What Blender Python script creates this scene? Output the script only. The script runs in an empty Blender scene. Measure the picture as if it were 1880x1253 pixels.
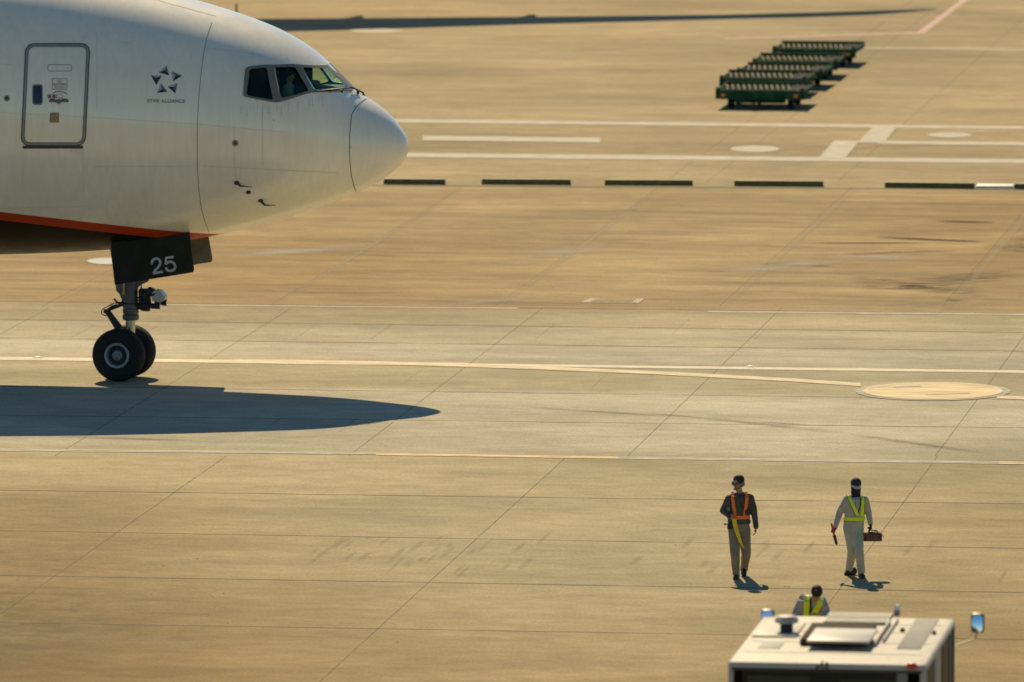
import bpy, math, random
import numpy as np
from mathutils import Vector, Matrix
from mathutils.bvhtree import BVHTree
random.seed(7)
C = bpy.context.scene.collection
R = math.radians

# ------------------------------------------------------------------ survey of the view
CAMH = 19.3; FPX = 16130.0; CX, CY = 940.0, 626.5
PIT = math.atan(1676.5 / FPX)
CAM = Vector((0, 0, CAMH))
TH = R(7.63)                                    # bearing of the pavement grid
FW = Vector((math.sin(TH), math.cos(TH), 0))    # grid direction away
RT = Vector((math.cos(TH), -math.sin(TH), 0))   # grid direction to the right

def ray(px, py):
    u, v = px - CX, py - CY
    return Vector((u, FPX*math.cos(PIT) - v*math.sin(PIT), -FPX*math.sin(PIT) - v*math.cos(PIT)))
def G(px, py, z=0.0):
    d = ray(px, py); t = (z - CAMH)/d.z
    return CAM + d*t
def AtY(px, py, Y):
    d = ray(px, py); return CAM + d*(Y/d.y)

SUN_EL = R(42.2); SUN_AZ = math.atan2(-0.13, 1.0)
TOSUN = Vector((math.sin(SUN_AZ)*math.cos(SUN_EL), math.cos(SUN_AZ)*math.cos(SUN_EL), math.sin(SUN_EL)))

# ------------------------------------------------------------------ materials
MATS = {}
def mat(name, col, rough=0.6, metal=0.0, var=0.12, scale=6.0, bump=0.0, bscale=60.0, coat=0.0, spec=None, stretch=None):
    if name in MATS: return MATS[name]
    m = bpy.data.materials.new(name); m.use_nodes = True; MATS[name] = m
    nt = m.node_tree; b = nt.nodes['Principled BSDF']
    b.inputs['Roughness'].default_value = rough; b.inputs['Metallic'].default_value = metal
    if coat: b.inputs['Coat Weight'].default_value = coat; b.inputs['Coat Roughness'].default_value = 0.12
    if spec is not None: b.inputs['Specular IOR Level'].default_value = spec
    tc = nt.nodes.new('ShaderNodeTexCoord')
    src = tc.outputs['Object']
    if stretch:
        mp = nt.nodes.new('ShaderNodeMapping'); mp.inputs['Scale'].default_value = stretch
        nt.links.new(src, mp.inputs['Vector']); src = mp.outputs['Vector']
    n = nt.nodes.new('ShaderNodeTexNoise'); n.inputs['Scale'].default_value = scale; n.inputs['Detail'].default_value = 5
    nt.links.new(src, n.inputs['Vector'])
    mr = nt.nodes.new('ShaderNodeMapRange')
    mr.inputs['From Min'].default_value = 0.3; mr.inputs['From Max'].default_value = 0.7
    mr.inputs['To Min'].default_value = 1 - var; mr.inputs['To Max'].default_value = 1 + var*0.6
    nt.links.new(n.outputs['Fac'], mr.inputs['Value'])
    mx = nt.nodes.new('ShaderNodeVectorMath'); mx.operation = 'SCALE'
    mx.inputs[0].default_value = col[:3]
    nt.links.new(mr.outputs['Result'], mx.inputs['Scale'])
    nt.links.new(mx.outputs['Vector'], b.inputs['Base Color'])
    if bump:
        n2 = nt.nodes.new('ShaderNodeTexNoise'); n2.inputs['Scale'].default_value = bscale; n2.inputs['Detail'].default_value = 3
        nt.links.new(tc.outputs['Object'], n2.inputs['Vector'])
        bp = nt.nodes.new('ShaderNodeBump'); bp.inputs['Strength'].default_value = bump; bp.inputs['Distance'].default_value = 0.01
        nt.links.new(n2.outputs['Fac'], bp.inputs['Height']); nt.links.new(bp.outputs['Normal'], b.inputs['Normal'])
    return m

def glass_mat(name, tint, rough=0.03, fac=0.12):
    m = bpy.data.materials.new(name); m.use_nodes = True; nt = m.node_tree; nt.nodes.clear()
    o = nt.nodes.new('ShaderNodeOutputMaterial'); t = nt.nodes.new('ShaderNodeBsdfTransparent'); g = nt.nodes.new('ShaderNodeBsdfGlossy')
    t.inputs['Color'].default_value = (*tint, 1); g.inputs['Roughness'].default_value = rough
    lw = nt.nodes.new('ShaderNodeLayerWeight'); pw = nt.nodes.new('ShaderNodeMath'); pw.operation = 'POWER'; pw.inputs[1].default_value = 5
    nt.links.new(lw.outputs['Facing'], pw.inputs[0]); f = nt.nodes.new('ShaderNodeMath'); f.operation = 'MULTIPLY_ADD'; f.inputs[1].default_value = .9; f.inputs[2].default_value = .04
    nt.links.new(pw.outputs[0], f.inputs[0])
    mx = nt.nodes.new('ShaderNodeMixShader')
    nt.links.new(f.outputs[0], mx.inputs[0]); nt.links.new(t.outputs[0], mx.inputs[1]); nt.links.new(g.outputs[0], mx.inputs[2])
    nt.links.new(mx.outputs[0], o.inputs[0]); MATS[name] = m
    return m

# ------------------------------------------------------------------ mesh collecting
class MB:
    def __init__(s): s.v = []; s.f = []; s.mi = []; s.cur = 0
    def add(s, vs, fs):
        b = len(s.v); s.v += [tuple(v) for v in vs]
        for f in fs: s.f.append([i+b for i in f]); s.mi.append(s.cur)
        return s
    def box(s, c, size, rot=None, bev=0.0):
        c = Vector(c); hx, hy, hz = [q/2 for q in size]
        if bev <= 0:
            vs = [Vector((x*hx, y*hy, z*hz)) for x in (-1,1) for y in (-1,1) for z in (-1,1)]
            fs = [(0,1,3,2),(4,6,7,5),(0,4,5,1),(2,3,7,6),(0,2,6,4),(1,5,7,3)]
        else:
            vs = []; b = min(bev, hx*.98, hy*.98, hz*.98)
            def ringz(z, k):
                a, d = hx-k, hy-k; e = b-k if b > k else 0
                pts = []
                for sx, sy, a0 in ((1,1,0),(-1,1,90),(-1,-1,180),(1,-1,270)):
                    for q in (0,45,90):
                        t = R(a0+q); pts.append(Vector((sx*(hx-b)+ (b-k)*math.cos(t), sy*(hy-b)+(b-k)*math.sin(t), z)))
                return pts
            rs = [ringz(-hz, b*.8), ringz(-hz+b*.35, b*.2), ringz(-hz+b, 0), ringz(hz-b, 0), ringz(hz-b*.35, b*.2), ringz(hz, b*.8)]
            fs = []
            for r in rs: vs += r
            n = 12
            for k in range(5):
                for i in range(n): fs.append((k*n+i, k*n+(i+1)%n, (k+1)*n+(i+1)%n, (k+1)*n+i))
            fs.append(tuple(range(n))[::-1]); fs.append(tuple(5*n+i for i in range(n)))
        if rot is not None: vs = [rot @ v for v in vs]
        return s.add([v+c for v in vs], fs)
    def tube(s, p0, p1, r0, r1=None, n=16, caps=True, flat=None):
        p0, p1 = Vector(p0), Vector(p1); r1 = r0 if r1 is None else r1
        d = (p1-p0).normalized(); a = d.orthogonal().normalized(); b = d.cross(a)
        vs = []; fs = []
        for p, r in ((p0,r0),(p1,r1)):
            for i in range(n):
                t = 2*math.pi*i/n; vs.append(p + a*(r*math.cos(t)) + b*(r*math.sin(t)))
        for i in range(n): fs.append((i, (i+1)%n, n+(i+1)%n, n+i))
        if caps: fs.append(tuple(range(n))[::-1]); fs.append(tuple(range(n, 2*n)))
        return s.add(vs, fs)
    def path(s, pts, r, n=8):
        for a, b in zip(pts[:-1], pts[1:]): s.tube(a, b, r, r, n)
        return s
    def caps(s, p0, p1, r0, r1=None, n=14, k=4):
        p0, p1 = Vector(p0), Vector(p1); r1 = r0 if r1 is None else r1
        d = (p1-p0)
        d = d.normalized() if d.length > 1e-6 else Vector((0,0,1))
        a = d.orthogonal().normalized(); b = d.cross(a); rings = []
        for i in range(k+1):
            t = R(-90 + 90*i/k); rings.append((p0 + d*(r0*math.sin(t)), max(r0*math.cos(t), r0*.03)))
        for i in range(k+1):
            t = R(90*i/k); rings.append((p1 + d*(r1*math.sin(t)), max(r1*math.cos(t), r1*.03)))
        return s.loft([[c + a*(r*math.cos(2*math.pi*j/n)) + b*(r*math.sin(2*math.pi*j/n)) for j in range(n)] for c, r in rings])
    def ell(s, c, rad, rot=None, n=18, k=12):
        c = Vector(c); rings = []
        for i in range(k+1):
            t = R(-89 + 178*i/k)
            ring = []
            for j in range(n):
                p = Vector((rad[0]*math.cos(t)*math.cos(2*math.pi*j/n), rad[1]*math.cos(t)*math.sin(2*math.pi*j/n), rad[2]*math.sin(t)))
                ring.append(c + (rot @ p if rot is not None else p))
            rings.append(ring)
        return s.loft(rings)
    def loft(s, rings, caps=True):
        n = len(rings[0]); vs = [p for r in rings for p in r]; fs = []
        for k in range(len(rings)-1):
            for i in range(n): fs.append((k*n+i, k*n+(i+1)%n, (k+1)*n+(i+1)%n, (k+1)*n+i))
        if caps:
            fs.append(tuple(range(n))[::-1]); fs.append(tuple((len(rings)-1)*n+i for i in range(n)))
        return s.add(vs, fs)
    def lathe(s, prof, c, ax, n=48, closed=False, caps=None):
        c, ax = Vector(c), Vector(ax).normalized(); a = ax.orthogonal().normalized(); b = ax.cross(a)
        rings = [[c + ax*h + a*(r*math.cos(2*math.pi*j/n)) + b*(r*math.sin(2*math.pi*j/n)) for j in range(n)] for r, h in prof]
        if closed: rings.append(rings[0])
        return s.loft(rings, caps=(not closed) if caps is None else caps)
    def prism(s, poly, off):
        n = len(poly); off = Vector(off); vs = [Vector(p) for p in poly] + [Vector(p)+off for p in poly]
        fs = [tuple(range(n))[::-1], tuple(range(n, 2*n))] + [(i, (i+1)%n, n+(i+1)%n, n+i) for i in range(n)]
        return s.add(vs, fs)

ROOTM = {}
def empty(name, label, cat, loc=(0,0,0), rz=0.0, group=None):
    o = bpy.data.objects.new(name, None); C.objects.link(o); o.empty_display_size = .3
    o.location = loc; o.rotation_euler = (0,0,rz); o['label'] = label; o['category'] = cat
    if group: o['group'] = group
    ROOTM[o.name] = Matrix.Translation(Vector(loc)) @ Matrix.Rotation(rz, 4, 'Z')
    return o
def rootmat(o):
    while o.parent: o = o.parent
    return ROOTM.get(o.name, Matrix.Identity(4))
def obj(name, mb, mats, parent=None, smooth=True, world=False, label=None, cat=None, kind=None, group=None, angle=35):
    me = bpy.data.meshes.new(name)
    if isinstance(mb, MB):
        vs = mb.v
        if parent is not None and world:
            inv = rootmat(parent).inverted(); vs = [tuple(inv @ Vector(v)) for v in vs]
        me.from_pydata(vs, [], mb.f)
        me.validate()
    else: me = mb
    if not isinstance(mats, (list, tuple)): mats = [mats]
    me.materials.clear()
    for m in mats: me.materials.append(m)
    if isinstance(mb, MB) and len(mats) > 1:
        for p, i in zip(me.polygons, mb.mi): p.material_index = i
    import bmesh
    bm = bmesh.new(); bm.from_mesh(me)
    if isinstance(mb, MB) and len(mb.f) > 1 and kind != 'structure':
        bmesh.ops.recalc_face_normals(bm, faces=bm.faces)
    bm.to_mesh(me); bm.free()
    if smooth:
        me.shade_smooth(); me.set_sharp_from_angle(angle=R(angle))
    o = bpy.data.objects.new(name, me); C.objects.link(o)
    if parent is not None: o.parent = parent
    if label: o['label'] = label
    if cat: o['category'] = cat
    if kind: o['kind'] = kind
    if group: o['group'] = group
    return o
def realise(o, mods):
    """apply a list of (type, dict) modifiers and return a plain mesh"""
    for t, kw in mods:
        md = o.modifiers.new('m', t)
        for k, v in kw.items(): setattr(md, k, v)
    dg = bpy.context.evaluated_depsgraph_get()
    me = bpy.data.meshes.new_from_object(o.evaluated_get(dg), depsgraph=dg)
    return me
def swap(o, me):
    o.modifiers.clear(); o.data = me
def drop(o): bpy.data.objects.remove(o, do_unlink=True)
def remeshed(mb, voxel, folds=0.0, fsize=0.1, smooth=6):
    o = obj('tmp_shape', mb, MATS['_t'], smooth=False)
    mods = [('REMESH', dict(mode='VOXEL', voxel_size=voxel)), ('SMOOTH', dict(factor=.5, iterations=smooth))]
    if folds:
        tx = bpy.data.textures.new('folds', 'CLOUDS'); tx.noise_scale = fsize; tx.noise_depth = 2
        mods.append(('DISPLACE', dict(texture=tx, strength=folds, mid_level=.5, texture_coords='LOCAL')))
    me = realise(o, mods); drop(o)
    return me
mat('_t', (.5,.5,.5))

# ------------------------------------------------------------------ world, sun, camera
sc = bpy.context.scene
w = bpy.data.worlds.new("World"); sc.world = w; w.use_nodes = True
nt = w.node_tree; bg = nt.nodes['Background']
sky = nt.nodes.new('ShaderNodeTexSky'); sky.sky_type = 'NISHITA'; sky.sun_disc = False
sky.sun_elevation = SUN_EL; sky.sun_rotation = SUN_AZ; sky.air_density = 1.0; sky.dust_density = 0.15; sky.ozone_density = 3.2
tn = nt.nodes.new('ShaderNodeVectorMath'); tn.operation = 'MULTIPLY'; tn.inputs[1].default_value = (.80, 1.08, 1.16)
nt.links.new(sky.outputs[0], tn.inputs[0]); nt.links.new(tn.outputs[0], bg.inputs[0]); bg.inputs[1].default_value = 0.068
sl = bpy.data.lights.new('sun', 'SUN'); sl.energy = 5.0; sl.angle = R(.5); sl.color = (1.0, .80, .49)
so = bpy.data.objects.new('sun', sl); C.objects.link(so)
so.rotation_euler = (-TOSUN).to_track_quat('-Z', 'Y').to_euler()
so.location = (0, 200, 120)
cd = bpy.data.cameras.new('camera'); cam = bpy.data.objects.new('camera', cd); C.objects.link(cam); sc.camera = cam
cam.location = CAM; cam.rotation_euler = (R(90) - PIT, 0, 0)
cd.sensor_width = 36; cd.lens = 36*FPX/1880; cd.clip_start = 1; cd.clip_end = 20000
cd.dof.use_dof = True; cd.dof.focus_distance = 161; cd.dof.aperture_fstop = 1.95
sc.view_settings.view_transform = 'Standard'; sc.view_settings.look = 'None'; sc.view_settings.exposure = 0.07; sc.view_settings.gamma = 1

# ------------------------------------------------------------------ ground
def yr(px, py): return G(px, py).dot(FW)
def ground_material():
    m = bpy.data.materials.new('apron_concrete'); m.use_nodes = True; nt = m.node_tree; b = nt.nodes['Principled BSDF']
    N = nt.nodes.new; L = nt.links.new
    tc = N('ShaderNodeTexCoord'); rot = N('ShaderNodeMapping'); rot.inputs['Rotation'].default_value = (0,0,TH)
    L(tc.outputs['Object'], rot.inputs['Vector'])
    sep = N('ShaderNodeSeparateXYZ'); L(rot.outputs['Vector'], sep.inputs[0])
    # rotated frame: X along the rows, Y across them
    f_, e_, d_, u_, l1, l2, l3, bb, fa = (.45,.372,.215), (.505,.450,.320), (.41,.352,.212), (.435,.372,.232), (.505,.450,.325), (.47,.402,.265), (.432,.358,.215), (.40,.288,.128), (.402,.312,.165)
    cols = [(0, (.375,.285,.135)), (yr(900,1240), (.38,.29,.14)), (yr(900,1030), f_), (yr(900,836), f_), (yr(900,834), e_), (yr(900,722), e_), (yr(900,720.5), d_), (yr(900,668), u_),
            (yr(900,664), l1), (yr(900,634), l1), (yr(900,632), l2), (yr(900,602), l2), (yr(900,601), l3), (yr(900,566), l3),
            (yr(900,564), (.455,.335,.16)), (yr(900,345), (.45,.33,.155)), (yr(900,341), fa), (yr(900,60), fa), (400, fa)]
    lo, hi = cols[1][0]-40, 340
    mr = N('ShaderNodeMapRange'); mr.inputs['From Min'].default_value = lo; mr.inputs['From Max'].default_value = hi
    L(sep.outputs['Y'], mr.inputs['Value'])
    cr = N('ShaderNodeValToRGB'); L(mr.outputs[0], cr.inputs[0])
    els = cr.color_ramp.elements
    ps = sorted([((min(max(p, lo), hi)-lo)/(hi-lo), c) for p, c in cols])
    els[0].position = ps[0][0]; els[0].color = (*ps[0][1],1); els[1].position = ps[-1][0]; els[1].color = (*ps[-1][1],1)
    for p, c in ps[1:-1]:
        e = els.new(p); e.color = (*c,1)
    cur = cr.outputs[0]
    def mul(cur, val, amt):
        x = N('ShaderNodeVectorMath'); x.operation = 'SCALE'; L(cur, x.inputs[0])
        L(val, x.inputs['Scale']); return x.outputs[0]
    def noise(scale, vscale, detail, a, bb, fa=.3, fb=.7, rough=.55, seed=0):
        mp = N('ShaderNodeMapping'); mp.inputs['Scale'].default_value = vscale; mp.inputs['Location'].default_value = (seed, seed*1.7, 0)
        L(rot.outputs['Vector'], mp.inputs['Vector'])
        n = N('ShaderNodeTexNoise'); n.inputs['Scale'].default_value = scale; n.inputs['Detail'].default_value = detail
        n.inputs['Roughness'].default_value = rough
        L(mp.outputs[0], n.inputs['Vector'])
        r = N('ShaderNodeMapRange'); r.inputs['From Min'].default_value = fa; r.inputs['From Max'].default_value = fb
        r.inputs['To Min'].default_value = a; r.inputs['To Max'].default_value = bb
        L(n.outputs['Fac'], r.inputs['Value']); return r.outputs[0]
    # slab to slab differences
    def slab(px_, py_, sx_, sy_, lo_, hi_):
        g0 = G(px_, py_); fl = []
        for ax, ph, sz in (('X', g0.dot(RT), sx_), ('Y', g0.dot(FW), sy_)):
            q = N('ShaderNodeMath'); q.operation = 'SUBTRACT'; q.inputs[1].default_value = ph; L(sep.outputs[ax], q.inputs[0])
            d = N('ShaderNodeMath'); d.operation = 'DIVIDE'; d.inputs[1].default_value = sz; L(q.outputs[0], d.inputs[0])
            f = N('ShaderNodeMath'); f.operation = 'FLOOR'; L(d.outputs[0], f.inputs[0]); fl.append(f.outputs[0])
        cb = N('ShaderNodeCombineXYZ'); L(fl[0], cb.inputs[0]); L(fl[1], cb.inputs[1])
        wn = N('ShaderNodeTexWhiteNoise'); L(cb.outputs[0], wn.inputs['Vector'])
        r = N('ShaderNodeMapRange'); r.inputs['To Min'].default_value = lo_; r.inputs['To Max'].default_value = hi_
        L(wn.outputs['Value'], r.inputs['Value']); return r.outputs[0]
    cur = mul(cur, slab(882, 985, 6.80, 6.1, .965, 1.02), 1)
    ba = N('ShaderNodeMapRange'); ba.inputs['From Min'].default_value = yr(900,563.5); ba.inputs['From Max'].default_value = yr(900,562.5); L(sep.outputs['Y'], ba.inputs['Value'])
    bb_ = N('ShaderNodeMapRange'); bb_.inputs['From Min'].default_value = yr(900,342); bb_.inputs['From Max'].default_value = yr(900,343); L(sep.outputs['Y'], bb_.inputs['Value'])
    bm0 = N('ShaderNodeMath'); bm0.operation = 'MULTIPLY'; L(ba.outputs[0], bm0.inputs[0]); L(bb_.outputs[0], bm0.inputs[1])
    sb = slab(905, 566, 4.90, 24.0, .90, 1.07)
    mm = N('ShaderNodeMix'); mm.data_type = 'FLOAT'; mm.inputs['A'].default_value = 1.0; L(bm0.outputs[0], mm.inputs['Factor']); L(sb, mm.inputs['B'])
    cur = mul(cur, mm.outputs['Result'], 1)
    cur = mul(cur, noise(.38, (.6,.7,1), 6, .86, 1.09, .32, .68, seed=61), 1)
    cur = mul(cur, noise(.12, (.55,.9,1), 4, .80, 1.12), 1)
    cur = mul(cur, noise(.9, (.30,.9,1), 7, .81, 1.10, rough=.62, seed=3), 1)
    cur = mul(cur, noise(5.0, (.35,.45,1), 5, .87, 1.08, seed=9), 1)
    cur = mul(cur, noise(20.0, (1,.30,1), 4, .86, 1.09, seed=5), 1)
    # worn strip beyond the taxi lane: long smears
    band = N('ShaderNodeMapRange'); band.inputs['From Min'].default_value = yr(900,575); band.inputs['From Max'].default_value = yr(900,555)
    L(sep.outputs['Y'], band.inputs['Value'])
    band2 = N('ShaderNodeMapRange'); band2.inputs['From Min'].default_value = yr(900,340); band2.inputs['From Max'].default_value = yr(900,352)
    L(sep.outputs['Y'], band2.inputs['Value'])
    bm_ = N('ShaderNodeMath'); bm_.operation = 'MULTIPLY'; L(band.outputs[0], bm_.inputs[0]); L(band2.outputs[0], bm_.inputs[1])
    sm = noise(.8, (.16,1.0,1), 8, 0.0, 1.0, .42, .72, rough=.66, seed=21)
    s2 = noise(.16, (.8,1,1), 3, 0.45, 1.0, .38, .60, seed=37)
    k = N('ShaderNodeMath'); k.operation = 'MULTIPLY'; L(sm, k.inputs[0]); L(bm_.outputs[0], k.inputs[1])
    k1 = N('ShaderNodeMath'); k1.operation = 'MULTIPLY'; L(k.outputs[0], k1.inputs[0]); L(s2, k1.inputs[1])
    k2 = N('ShaderNodeMath'); k2.operation = 'MULTIPLY_ADD'; k2.inputs[1].default_value = -.50; k2.inputs[2].default_value = 1.0; L(k1.outputs[0], k2.inputs[0])
    cur = mul(cur, k2.outputs[0], 1)
    # grimy patch in the near left corner
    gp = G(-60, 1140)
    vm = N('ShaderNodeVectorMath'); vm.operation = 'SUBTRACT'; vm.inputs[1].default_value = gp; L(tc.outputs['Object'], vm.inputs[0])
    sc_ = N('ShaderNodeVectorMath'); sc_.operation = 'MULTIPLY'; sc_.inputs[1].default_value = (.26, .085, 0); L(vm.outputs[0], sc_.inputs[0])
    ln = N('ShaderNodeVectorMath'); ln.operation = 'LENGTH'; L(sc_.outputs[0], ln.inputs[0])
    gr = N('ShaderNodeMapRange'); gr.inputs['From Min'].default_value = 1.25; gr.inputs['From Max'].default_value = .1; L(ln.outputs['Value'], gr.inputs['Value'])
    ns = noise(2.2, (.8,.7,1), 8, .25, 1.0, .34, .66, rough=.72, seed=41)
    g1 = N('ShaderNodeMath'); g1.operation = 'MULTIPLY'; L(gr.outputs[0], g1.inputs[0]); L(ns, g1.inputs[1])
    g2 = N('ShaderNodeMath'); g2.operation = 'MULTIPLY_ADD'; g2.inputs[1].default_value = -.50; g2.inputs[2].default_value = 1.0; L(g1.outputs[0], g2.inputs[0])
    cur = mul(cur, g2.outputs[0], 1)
    # wide brown patches: darkening towards the view's edges painted into the concrete colour
    def edge_falloff(cx_, cy_, rx_, ry_, colr, sd):
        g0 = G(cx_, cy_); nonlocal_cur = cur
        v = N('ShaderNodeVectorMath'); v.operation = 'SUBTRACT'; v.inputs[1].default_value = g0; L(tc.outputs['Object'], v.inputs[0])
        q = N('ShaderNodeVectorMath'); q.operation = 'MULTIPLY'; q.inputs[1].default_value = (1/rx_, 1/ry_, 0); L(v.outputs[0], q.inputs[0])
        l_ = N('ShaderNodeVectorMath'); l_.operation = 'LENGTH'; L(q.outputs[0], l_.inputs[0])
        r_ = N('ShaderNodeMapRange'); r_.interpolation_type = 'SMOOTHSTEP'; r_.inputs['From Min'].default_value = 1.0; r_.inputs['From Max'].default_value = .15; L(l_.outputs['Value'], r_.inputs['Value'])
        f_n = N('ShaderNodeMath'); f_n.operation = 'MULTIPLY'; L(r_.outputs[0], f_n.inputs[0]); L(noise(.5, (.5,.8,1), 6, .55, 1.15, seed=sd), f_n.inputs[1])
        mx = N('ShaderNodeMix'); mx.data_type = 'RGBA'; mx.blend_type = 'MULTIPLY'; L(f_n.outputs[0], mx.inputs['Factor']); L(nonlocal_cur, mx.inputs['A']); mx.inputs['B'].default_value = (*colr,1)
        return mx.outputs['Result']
    cur = edge_falloff(20, 1200, 8.5, 30, (.80,.72,.56), 71)
    cur = edge_falloff(0, 980, 6.0, 11, (.88,.82,.70), 75)
    cur = edge_falloff(1950, 1150, 6, 34, (.84,.78,.64), 83)
    cur = edge_falloff(450, 490, 9, 17, (.88,.80,.68), 79)
    cur = edge_falloff(1900, 430, 7, 22, (.86,.79,.66), 91)
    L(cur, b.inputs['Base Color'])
    b.inputs['Roughness'].default_value = .92; b.inputs['Specular IOR Level'].default_value = .15
    nb = N('ShaderNodeTexNoise'); nb.inputs['Scale'].default_value = 30; nb.inputs['Detail'].default_value = 4
    L(tc.outputs['Object'], nb.inputs['Vector'])
    bp = N('ShaderNodeBump'); bp.inputs['Strength'].default_value = .25; bp.inputs['Distance'].default_value = .01
    L(nb.outputs['Fac'], bp.inputs['Height']); L(bp.outputs['Normal'], b.inputs['Normal'])
    return m
gm = MB(); gm.add([(-3000,-300,0),(3000,-300,0),(3000,9000,0),(-3000,9000,0)], [(0,1,2,3)])
obj('ground', gm, ground_material(), kind='structure', smooth=False)

# ---- soft dirt: a sheet whose cover fades with noise
def dirt_mat(name, col, dens=.8, nscale=3.0, soft=.5, stretch=(.3,1.5,1), edge=1.0):
    m = bpy.data.materials.new(name); m.use_nodes = True; nt = m.node_tree; N = nt.nodes.new; L = nt.links.new
    b = nt.nodes['Principled BSDF']; b.inputs['Base Color'].default_value = (*col,1); b.inputs['Roughness'].default_value = .9
    b.inputs['Specular IOR Level'].default_value = .1
    out = nt.nodes['Material Output']; t = N('ShaderNodeBsdfTransparent'); mx = N('ShaderNodeMixShader')
    uv = N('ShaderNodeUVMap'); tc = N('ShaderNodeTexCoord')
    sp = N('ShaderNodeSeparateXYZ'); L(uv.outputs[0], sp.inputs[0])
    def bellf(o):
        a = N('ShaderNodeMath'); a.operation = 'SUBTRACT'; a.inputs[1].default_value = .5; L(o, a.inputs[0])
        q = N('ShaderNodeMath'); q.operation = 'MULTIPLY'; L(a.outputs[0], q.inputs[0]); L(a.outputs[0], q.inputs[1])
        r = N('ShaderNodeMath'); r.operation = 'MULTIPLY_ADD'; r.inputs[1].default_value = -4; r.inputs[2].default_value = 1; L(q.outputs[0], r.inputs[0])
        return r.outputs[0]
    m1 = N('ShaderNodeMath'); m1.operation = 'MULTIPLY'; L(bellf(sp.outputs[0]), m1.inputs[0]); L(bellf(sp.outputs[1]), m1.inputs[1])
    mp = N('ShaderNodeMapping'); mp.inputs['Scale'].default_value = stretch; L(tc.outputs['Object'], mp.inputs[0])
    n = N('ShaderNodeTexNoise'); n.inputs['Scale'].default_value = nscale; n.inputs['Detail'].default_value = 6; L(mp.outputs[0], n.inputs['Vector'])
    r = N('ShaderNodeMapRange'); r.inputs['From Min'].default_value = .5-soft/2; r.inputs['From Max'].default_value = .5+soft/2; L(n.outputs['Fac'], r.inputs['Value'])
    m2 = N('ShaderNodeMath'); m2.operation = 'MULTIPLY'; L(m1.outputs[0], m2.inputs[0]); L(r.outputs[0], m2.inputs[1])
    m3 = N('ShaderNodeMath'); m3.operation = 'MULTIPLY'; m3.inputs[1].default_value = dens; m3.use_clamp = True; L(m2.outputs[0], m3.inputs[0])
    L(m3.outputs[0], mx.inputs[0]); L(t.outputs[0], mx.inputs[1]); L(b.outputs[0], mx.inputs[2]); L(mx.outputs[0], out.inputs[0])
    return m
def paint_mat(name, col, wear=.35, scale=7.0, rough=.7):
    m = bpy.data.materials.new(name); m.use_nodes = True; nt = m.node_tree; N = nt.nodes.new; L = nt.links.new
    b = nt.nodes['Principled BSDF']; b.inputs['Base Color'].default_value = (*col,1); b.inputs['Roughness'].default_value = rough
    b.inputs['Specular IOR Level'].default_value = .15
    out = nt.nodes['Material Output']; t = N('ShaderNodeBsdfTransparent'); mx = N('ShaderNodeMixShader')
    tc = N('ShaderNodeTexCoord'); mp = N('ShaderNodeMapping'); mp.inputs['Scale'].default_value = (.25,1,1); L(tc.outputs['Object'], mp.inputs[0])
    n = N('ShaderNodeTexNoise'); n.inputs['Scale'].default_value = scale; n.inputs['Detail'].default_value = 6; L(mp.outputs[0], n.inputs['Vector'])
    r = N('ShaderNodeMapRange'); r.inputs['From Min'].default_value = .35; r.inputs['From Max'].default_value = .65
    r.inputs['To Min'].default_value = 1-wear; r.inputs['To Max'].default_value = 1.0; L(n.outputs['Fac'], r.inputs['Value'])
    L(r.outputs[0], mx.inputs[0]); L(t.outputs[0], mx.inputs[1]); L(b.outputs[0], mx.inputs[2]); L(mx.outputs[0], out.inputs[0])
    return m

def sheet(name, quads, m, z=.004, label=None, uv=False):
    """quads: list of strips; each strip = (upper edge px points, lower edge px points)"""
    mb = MB(); uvs = []
    for up, dn in quads:
        n = len(up); vs = []
        for a, b in zip(up, dn):
            pa, pb = G(*a), G(*b); pa.z = pb.z = z; vs += [pa, pb]
        mb.add(vs, [(2*i+1, 2*i+3, 2*i+2, 2*i) for i in range(n-1)])
        for i in range(n-1):
            u0, u1 = i/(n-1), (i+1)/(n-1); uvs += [(u0,0),(u1,0),(u1,1),(u0,1)]
    o = obj(name, mb, m, kind='structure', smooth=False)
    if uv:
        l = o.data.uv_layers.new(name='uv')
        for i, q in enumerate(uvs): l.data[i].uv = q
    return o
def line_px(a, b, t0, t1=None, n=14):
    """near-horizontal band of thickness t (photo px) between a and b"""
    t1 = t0 if t1 is None else t1; up = []; dn = []
    for i in range(n):
        s = i/(n-1); x = a[0]+(b[0]-a[0])*s; y = a[1]+(b[1]-a[1])*s; t = t0+(t1-t0)*s
        up.append((x, y-t/2)); dn.append((x, y+t/2))
    return up, dn
def vline(pts, wpx):
    """steep line, horizontal thickness in px"""
    return [(x-wpx/2, y) for x, y in pts], [(x+wpx/2, y) for x, y in pts]
def ext(x0, y0, x1, y1, xa, xb):
    k = (y1-y0)/(x1-x0); return (xa, y0+k*(xa-x0)), (xb, y0+k*(xb-x0))

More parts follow.
